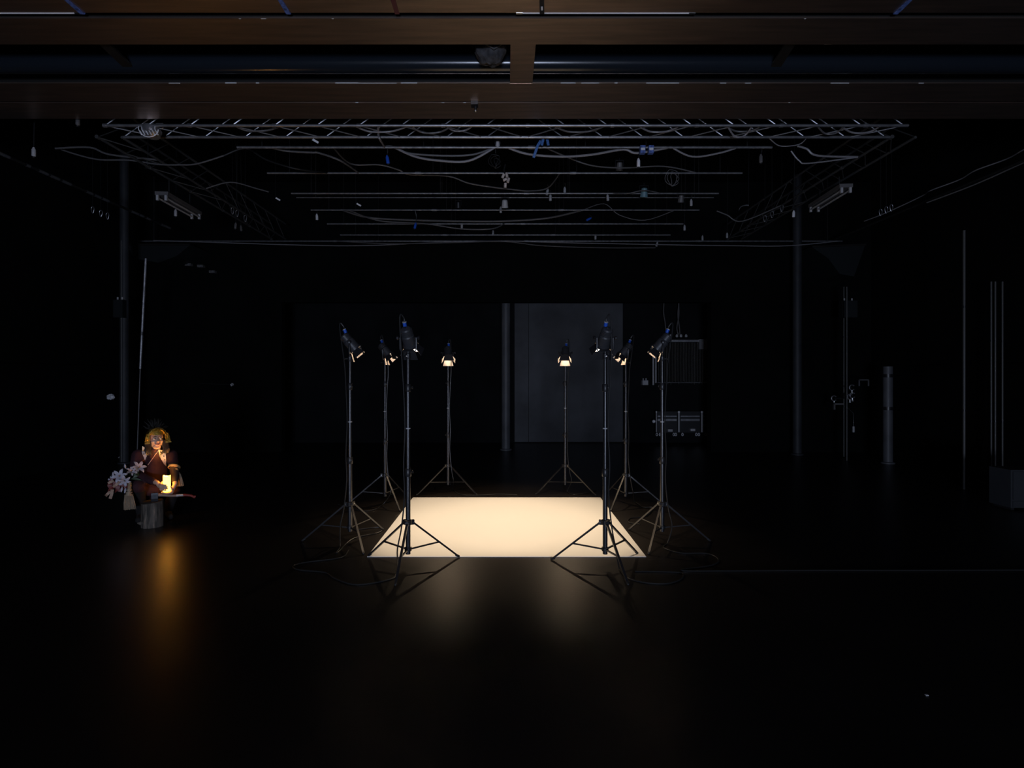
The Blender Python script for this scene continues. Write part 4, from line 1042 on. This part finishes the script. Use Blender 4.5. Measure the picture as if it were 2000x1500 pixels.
# stump
so = Vector((0, 0, 0)); sp_ = PL_(298, 1029, -.30)
stump = local_thing('tree_stump', 'short weathered log standing on end in front of the person', 'stump', (sp_.x, -.30, 0))
SH = .262; SR_ = .103
M_bark = bpy.data.materials.new('weathered_bark'); M_bark.use_nodes = True
nt = M_bark.node_tree; b_ = nt.nodes['Principled BSDF']; b_.inputs['Roughness'].default_value = .85
tc = nt.nodes.new('ShaderNodeTexCoord'); mp = nt.nodes.new('ShaderNodeMapping'); mp.inputs['Scale'].default_value = (16, 16, 2.6)
n1 = nt.nodes.new('ShaderNodeTexNoise'); n1.inputs['Scale'].default_value = 2.2; n1.inputs['Detail'].default_value = 8
cr = nt.nodes.new('ShaderNodeValToRGB'); e = cr.color_ramp.elements
e[0].position = .34; e[0].color = (.035, .030, .024, 1); e[1].position = .62; e[1].color = (.14, .115, .09, 1)
e2 = cr.color_ramp.elements.new(.72); e2.color = (.30, .21, .15, 1)
nt.links.new(tc.outputs['Object'], mp.inputs['Vector']); nt.links.new(mp.outputs['Vector'], n1.inputs['Vector']); nt.links.new(n1.outputs['Fac'], cr.inputs['Fac']); nt.links.new(cr.outputs['Color'], b_.inputs['Base Color'])
bp = nt.nodes.new('ShaderNodeBump'); bp.inputs['Strength'].default_value = .8; bp.inputs['Distance'].default_value = .01
nt.links.new(n1.outputs['Fac'], bp.inputs['Height']); nt.links.new(bp.outputs['Normal'], b_.inputs['Normal'])
mb = MB(); rg = []; n = 48
for j in range(13):
    z = SH * j / 12; row = []
    for k in range(n):
        th = 2 * math.pi * k / n
        rr = SR_ * (1 + .05 * mnoise.noise(Vector((math.cos(th) * 3, math.sin(th) * 3, z * 2))) + .035 * mnoise.noise(Vector((math.cos(th) * 12, math.sin(th) * 12, z * 3)))) * (1.0 + .03 * (1 - j / 12))
        row.append(Vector((rr * math.cos(th), rr * math.sin(th), z + (.012 * math.cos(th) if j == 12 else 0))))
    rg.append(row)
mb.ring_loft(rg, cap=True); mb.build('bark', M_bark, stump)
MB().lathe([(.092, SH + .002), (.088, SH + .006), (.002, SH + .007)], n=40).build('sawn_top', mat('dark_sawn_wood', (.05, .04, .032), .85, noise=.5, nscale=25), stump)
mb = MB(); mb.tube([(-.085, -.03, .055), (-.112, -.04, .052), (-.135, -.045, .06)], [.03, .018, .006], n=9); mb.build('knot_stub', M_bark, stump)

# axe: blade sunk in the stump top, handle pointing to the viewer's right
ax0 = PL_(302, 970, -.33)
axe = local_thing('hatchet', 'hatchet sunk in the log with a red-tipped wooden handle', 'axe', (ax0.x, ax0.y, SH))
hz = ax0.z - SH
M_iron = mat('dark_forged_iron', (.05, .053, .06), .45, metal=.5, noise=.3, nscale=20)
mb = MB()
# head outline in the handle-axis/vertical plane, thickness across
sec = [(.040, .030, .016), (.02, .031, .018), (-.02, .030, .017), (-.05, .034, .008), (-.085, .045, .0015)]
rg = [[Vector((-hw, -th_, hz + z)), Vector((hw, -th_, hz + z)), Vector((hw, th_, hz + z)), Vector((-hw, th_, hz + z))] for z, hw, th_ in sec]
mb.ring_loft(rg); mb.build('axe_head', M_iron, axe, smooth=False)
def hx(px, py): 
    q = PL_(px, py, -.33); return Vector((q.x - ax0.x, 0, q.z - SH))
def handle(name, keys, m, par):
    mb = MB(); rg = []
    for px, py, h_ in keys:
        c_ = hx(px, py); rg.append([c_ + Vector((0, .011 * math.cos(a_), h_ / 2 * math.sin(a_))) for a_ in [k * math.pi / 6 for k in range(12)]])
    mb.ring_loft(rg); return mb.build(name, m, par)
hd_ = handle('handle', [(296, 966, .034), (307, 966.5, .036), (316, 967, .030), (326, 967.8, .026), (336, 968.2, .025), (344, 968, .025), (358, 967.5, .025)], mat('pale_ash_wood', (.40, .25, .18), .55, noise=.15, nscale=12, stretch=(1, 8, 8)), axe)
handle('sticker', [(344, 967.9, .027), (351, 967.6, .027), (357.5, 967.3, .027)], mat('white_sticker', (.6, .62, .66), .5), hd_)
handle('red_grip', [(357.4, 967.3, .026), (364, 967, .026), (371, 967.5, .026), (376, 969, .030), (379, 971, .034), (382, 969.5, .022)], mat('red_paint', (.26, .035, .025), .45), axe)

# whisk brooms
def whisk(label, top, neck, hem, w_neck, w_hem, v, hang):
    o_ = PL_(*hem, v); t = local_thing('whisk_broom', label, 'broom', o_)
    tp, nk = PL_(*top, v) - o_, PL_(*neck, v) - o_
    mb = MB()
    for k in range(90):
        f = (k % 30) / 29 - .5; dy = (k // 30 - 1) * .012
        a_ = nk + Vector((f * w_neck, dy * .6, 0)); b_ = Vector((f * w_hem + random.uniform(-.004, .004), dy + random.uniform(-.006, .006), random.uniform(-.006, .006)))
        mid = a_.lerp(b_, .5) + Vector((f * w_hem * .06, 0, 0))
        mb.tube([a_, mid, b_], [.0032, .0036, .0024], n=4)
    tag(mb.build('bristles', M_straw, t), kind='stuff')
    core = MB().ring_loft([[nk + Vector((sx * w_neck * .45, sy * .012, 0)) for sx, sy in ((-1, -1), (1, -1), (1, 1), (-1, 1))], [Vector((sx * w_hem * .44, sy * .012, .008)) for sx, sy in ((-1, -1), (1, -1), (1, 1), (-1, 1))]])
    core.build('straw_core', mat('dark_straw', (.2, .15, .1), .9), t)
    ax_ = tp - nk
    for k in range(5):
        c_ = nk + ax_ * (.04 + .085 * k); wv = w_neck * .55 * (1 - .10 * k)
        MB().tube([c_ + Vector((wv * math.cos(a_), .020 * math.sin(a_), 0)) for a_ in [j * math.pi / 8 for j in range(16)]], .0042, n=6, closed=True).build('binding_ring', M_trous if k % 2 else M_straw, t)
    MB().tube([nk, nk + ax_ * .5, tp], [w_neck * .48, w_neck * .28, .010], n=10).build('handle', M_straw, t)
    for k in range(4):
        c_ = nk + ax_ * (.55 + .11 * k)
        MB().tube([c_ + Vector((.016 * math.cos(a_), .016 * math.sin(a_), 0)) for a_ in [j * math.pi / 6 for j in range(12)]], .005, n=5, closed=True).build('cord_wrap', M_cream, t)
    return t
whisk('straw whisk broom hanging under the lilies beside the log', (254, 942), (251.5, 967), (254, 994.5), .068, .098, -.24, None)
whisk('straw whisk broom hanging from the cream arm band', (344, 914), (347, 926), (350, 949), .05, .078, -.16, None)

# lily bouquet
bo = PL_(250, 935, -.14)
bq = local_thing('lily_bouquet', 'bouquet of white lilies with red and beige ribbons at the person\'s elbow', 'bouquet', bo)
M_petal = mat('white_petal', (.50, .49, .56), .5, noise=.08, nscale=30); M_leaf = mat('dark_green_leaf', (.03, .055, .02), .5); M_red = mat('dark_red_ribbon', (.16, .02, .015), .5); M_beige = mat('beige_ribbon', (.45, .30, .22), .6)
def petal_mesh(L_, w_):
    mb = MB(); rows = []
    for j in range(8):
        f = j / 7; hw = w_ * (math.sin(math.pi * min(1, f * .92 + .08)) ** .7) * (1 if f < .98 else .1)
        z_ = L_ * (.45 * math.sin(f * 1.5)); x_ = L_ * f; cur = -.25 * L_ * max(0, f - .6) ** 1.5 * 4
        rows.append([Vector((x_, -hw, z_ + cur + hw * .3)), Vector((x_, 0, z_ + cur)), Vector((x_, hw, z_ + cur + hw * .3)), Vector((x_, hw, z_ + cur + hw * .3 - .0015)), Vector((x_, 0, z_ + cur - .0025)), Vector((x_, -hw, z_ + cur + hw * .3 - .0015))])
    mb.ring_loft(rows); return mb.mesh('petal', M_petal)
pet = petal_mesh(.085, .017)
def lily(px, py, v, face, s=1.0, n=6, spin=0.0):
    c_ = PL_(px, py, v) - bo
    em = bpy.data.objects.new('lily_flower', MB().lathe([(.002, -.03), (.008, -.01), (.012, .004), (.004, .008)], n=10).mesh('flower_throat', M_leaf)); COL.objects.link(em)
    em.parent = bq; em.location = c_; em.rotation_mode = 'QUATERNION'; em.rotation_quaternion = Vector(face).to_track_quat('Z', 'Y'); em.scale = (s, s, s)
    for k in range(n):
        p_ = link('petal', pet, em); p_.rotation_euler = (0, 0 if k % 2 else -.12, spin + k * 2 * math.pi / n)
    for k in range(5):
        a_ = k * 1.256; MB().tube([(0, 0, 0), (.008 * math.cos(a_), .008 * math.sin(a_), .04)], .0014, n=4).ell((.008 * math.cos(a_), .008 * math.sin(a_), .042), (.003, .003, .005), n=6, m=4).build('stamen', mat('stamen', (.4, .2, .05), .6), em)
lily(234, 930, -.17, (-.15, -1, .3), .95, 6, .2)
lily(243, 938, -.21, (.1, -1, -.25), .80, 6, .7)
lily(256, 922, -.12, (.3, -.8, .7), .75, 6, .4)
lily(270, 914, -.06, (.35, -.9, .5), .95, 6, 1.0)
lily(219, 938, -.10, (-.9, -.5, .1), .6, 5, .3)
for px, py, v, dz in ((239, 951, -.18, -1), (246, 953, -.18, -1), (221, 931, -.1, 1), (245, 915, -.1, 1)):
    c_ = PL_(px, py, v) - bo
    MB().lathe([(.003, 0), (.009, .012), (.011, .03), (.006, .05), (.001, .058)], c_, (random.uniform(-.4, .4), -.4, dz), n=10).build('lily_bud', M_petal, bq)
for k in range(12):
    an = random.uniform(-.3, 3.4); L_ = random.uniform(.06, .12)
    st_ = Vector((.02 + random.uniform(-.06, .08), random.uniform(-.02, .04), random.uniform(-.03, .04)))
    dv = Vector((math.cos(an) * .9 - .2, random.uniform(-.5, .1), math.sin(an) * .5 + .1)).normalized()
    sd = dv.cross(Vector((0, 1, 0))).normalized() * .012
    mb = MB(); rows = []
    for j in range(6):
        f = j / 5; w_ = math.sin(math.pi * (f * .94 + .04)); c_ = st_ + dv * (L_ * f) + Vector((0, 0, -.03 * f * f))
        rows.append([c_ - sd * w_, c_ + Vector((0, -.002, 0)), c_ + sd * w_, c_ + Vector((0, .002, 0))])
    mb.ring_loft(rows); mb.build('leaf', M_leaf, bq)
mb = MB()
for k in range(7):
    a_ = PL_(266, 920, -.02) - bo + Vector((random.uniform(-.02, .02), random.uniform(-.02, .02), random.uniform(-.02, .02))); b_ = PL_(random.uniform(225, 245), random.uniform(930, 948), -.14) - bo
    MB().tube([a_, a_.lerp(b_, .5) + Vector((0, 0, .01)), b_], .004, n=5).build('stem', M_leaf, bq)
def ribbon(pts, v, w_, m, name='ribbon'):
    q = smooth_path([PL_(x, y, v + random.uniform(-.02, .02)) - bo for x, y in pts], 5); mb = MB()
    rows = []
    for j, c_ in enumerate(q):
        tg = (q[min(j + 1, len(q) - 1)] - q[max(j - 1, 0)]).normalized(); sd = tg.cross(Vector((0, 1, 0))).normalized() * w_ / 2 + Vector((0, .006 * math.sin(j), 0))
        rows.append([c_ - sd, c_ + sd, c_ + sd + Vector((0, .002, 0)), c_ - sd + Vector((0, .002, 0))])
    mb.ring_loft(rows); return mb.build(name, m, bq)
for pts in ([(226, 930), (218, 938), (214, 948), (220, 955)], [(228, 936), (224, 946), (216, 956), (214, 962)], [(236, 943), (242, 951), (234, 957), (226, 950)], [(246, 940), (252, 946), (247, 954), (240, 948)], [(232, 944), (229, 954), (222, 960)]):
    ribbon(pts, -.14, .038, M_red)
for pts, w_ in (([(222, 939), (217, 941), (211, 944)], .026), ([(234, 941), (228, 946), (221, 951)], .026), ([(219, 956), (218, 965), (215, 974)], .028), ([(215, 960), (210, 965), (206, 969)], .026)):
    ribbon(pts, -.19, w_, M_beige, 'ribbon_tail')
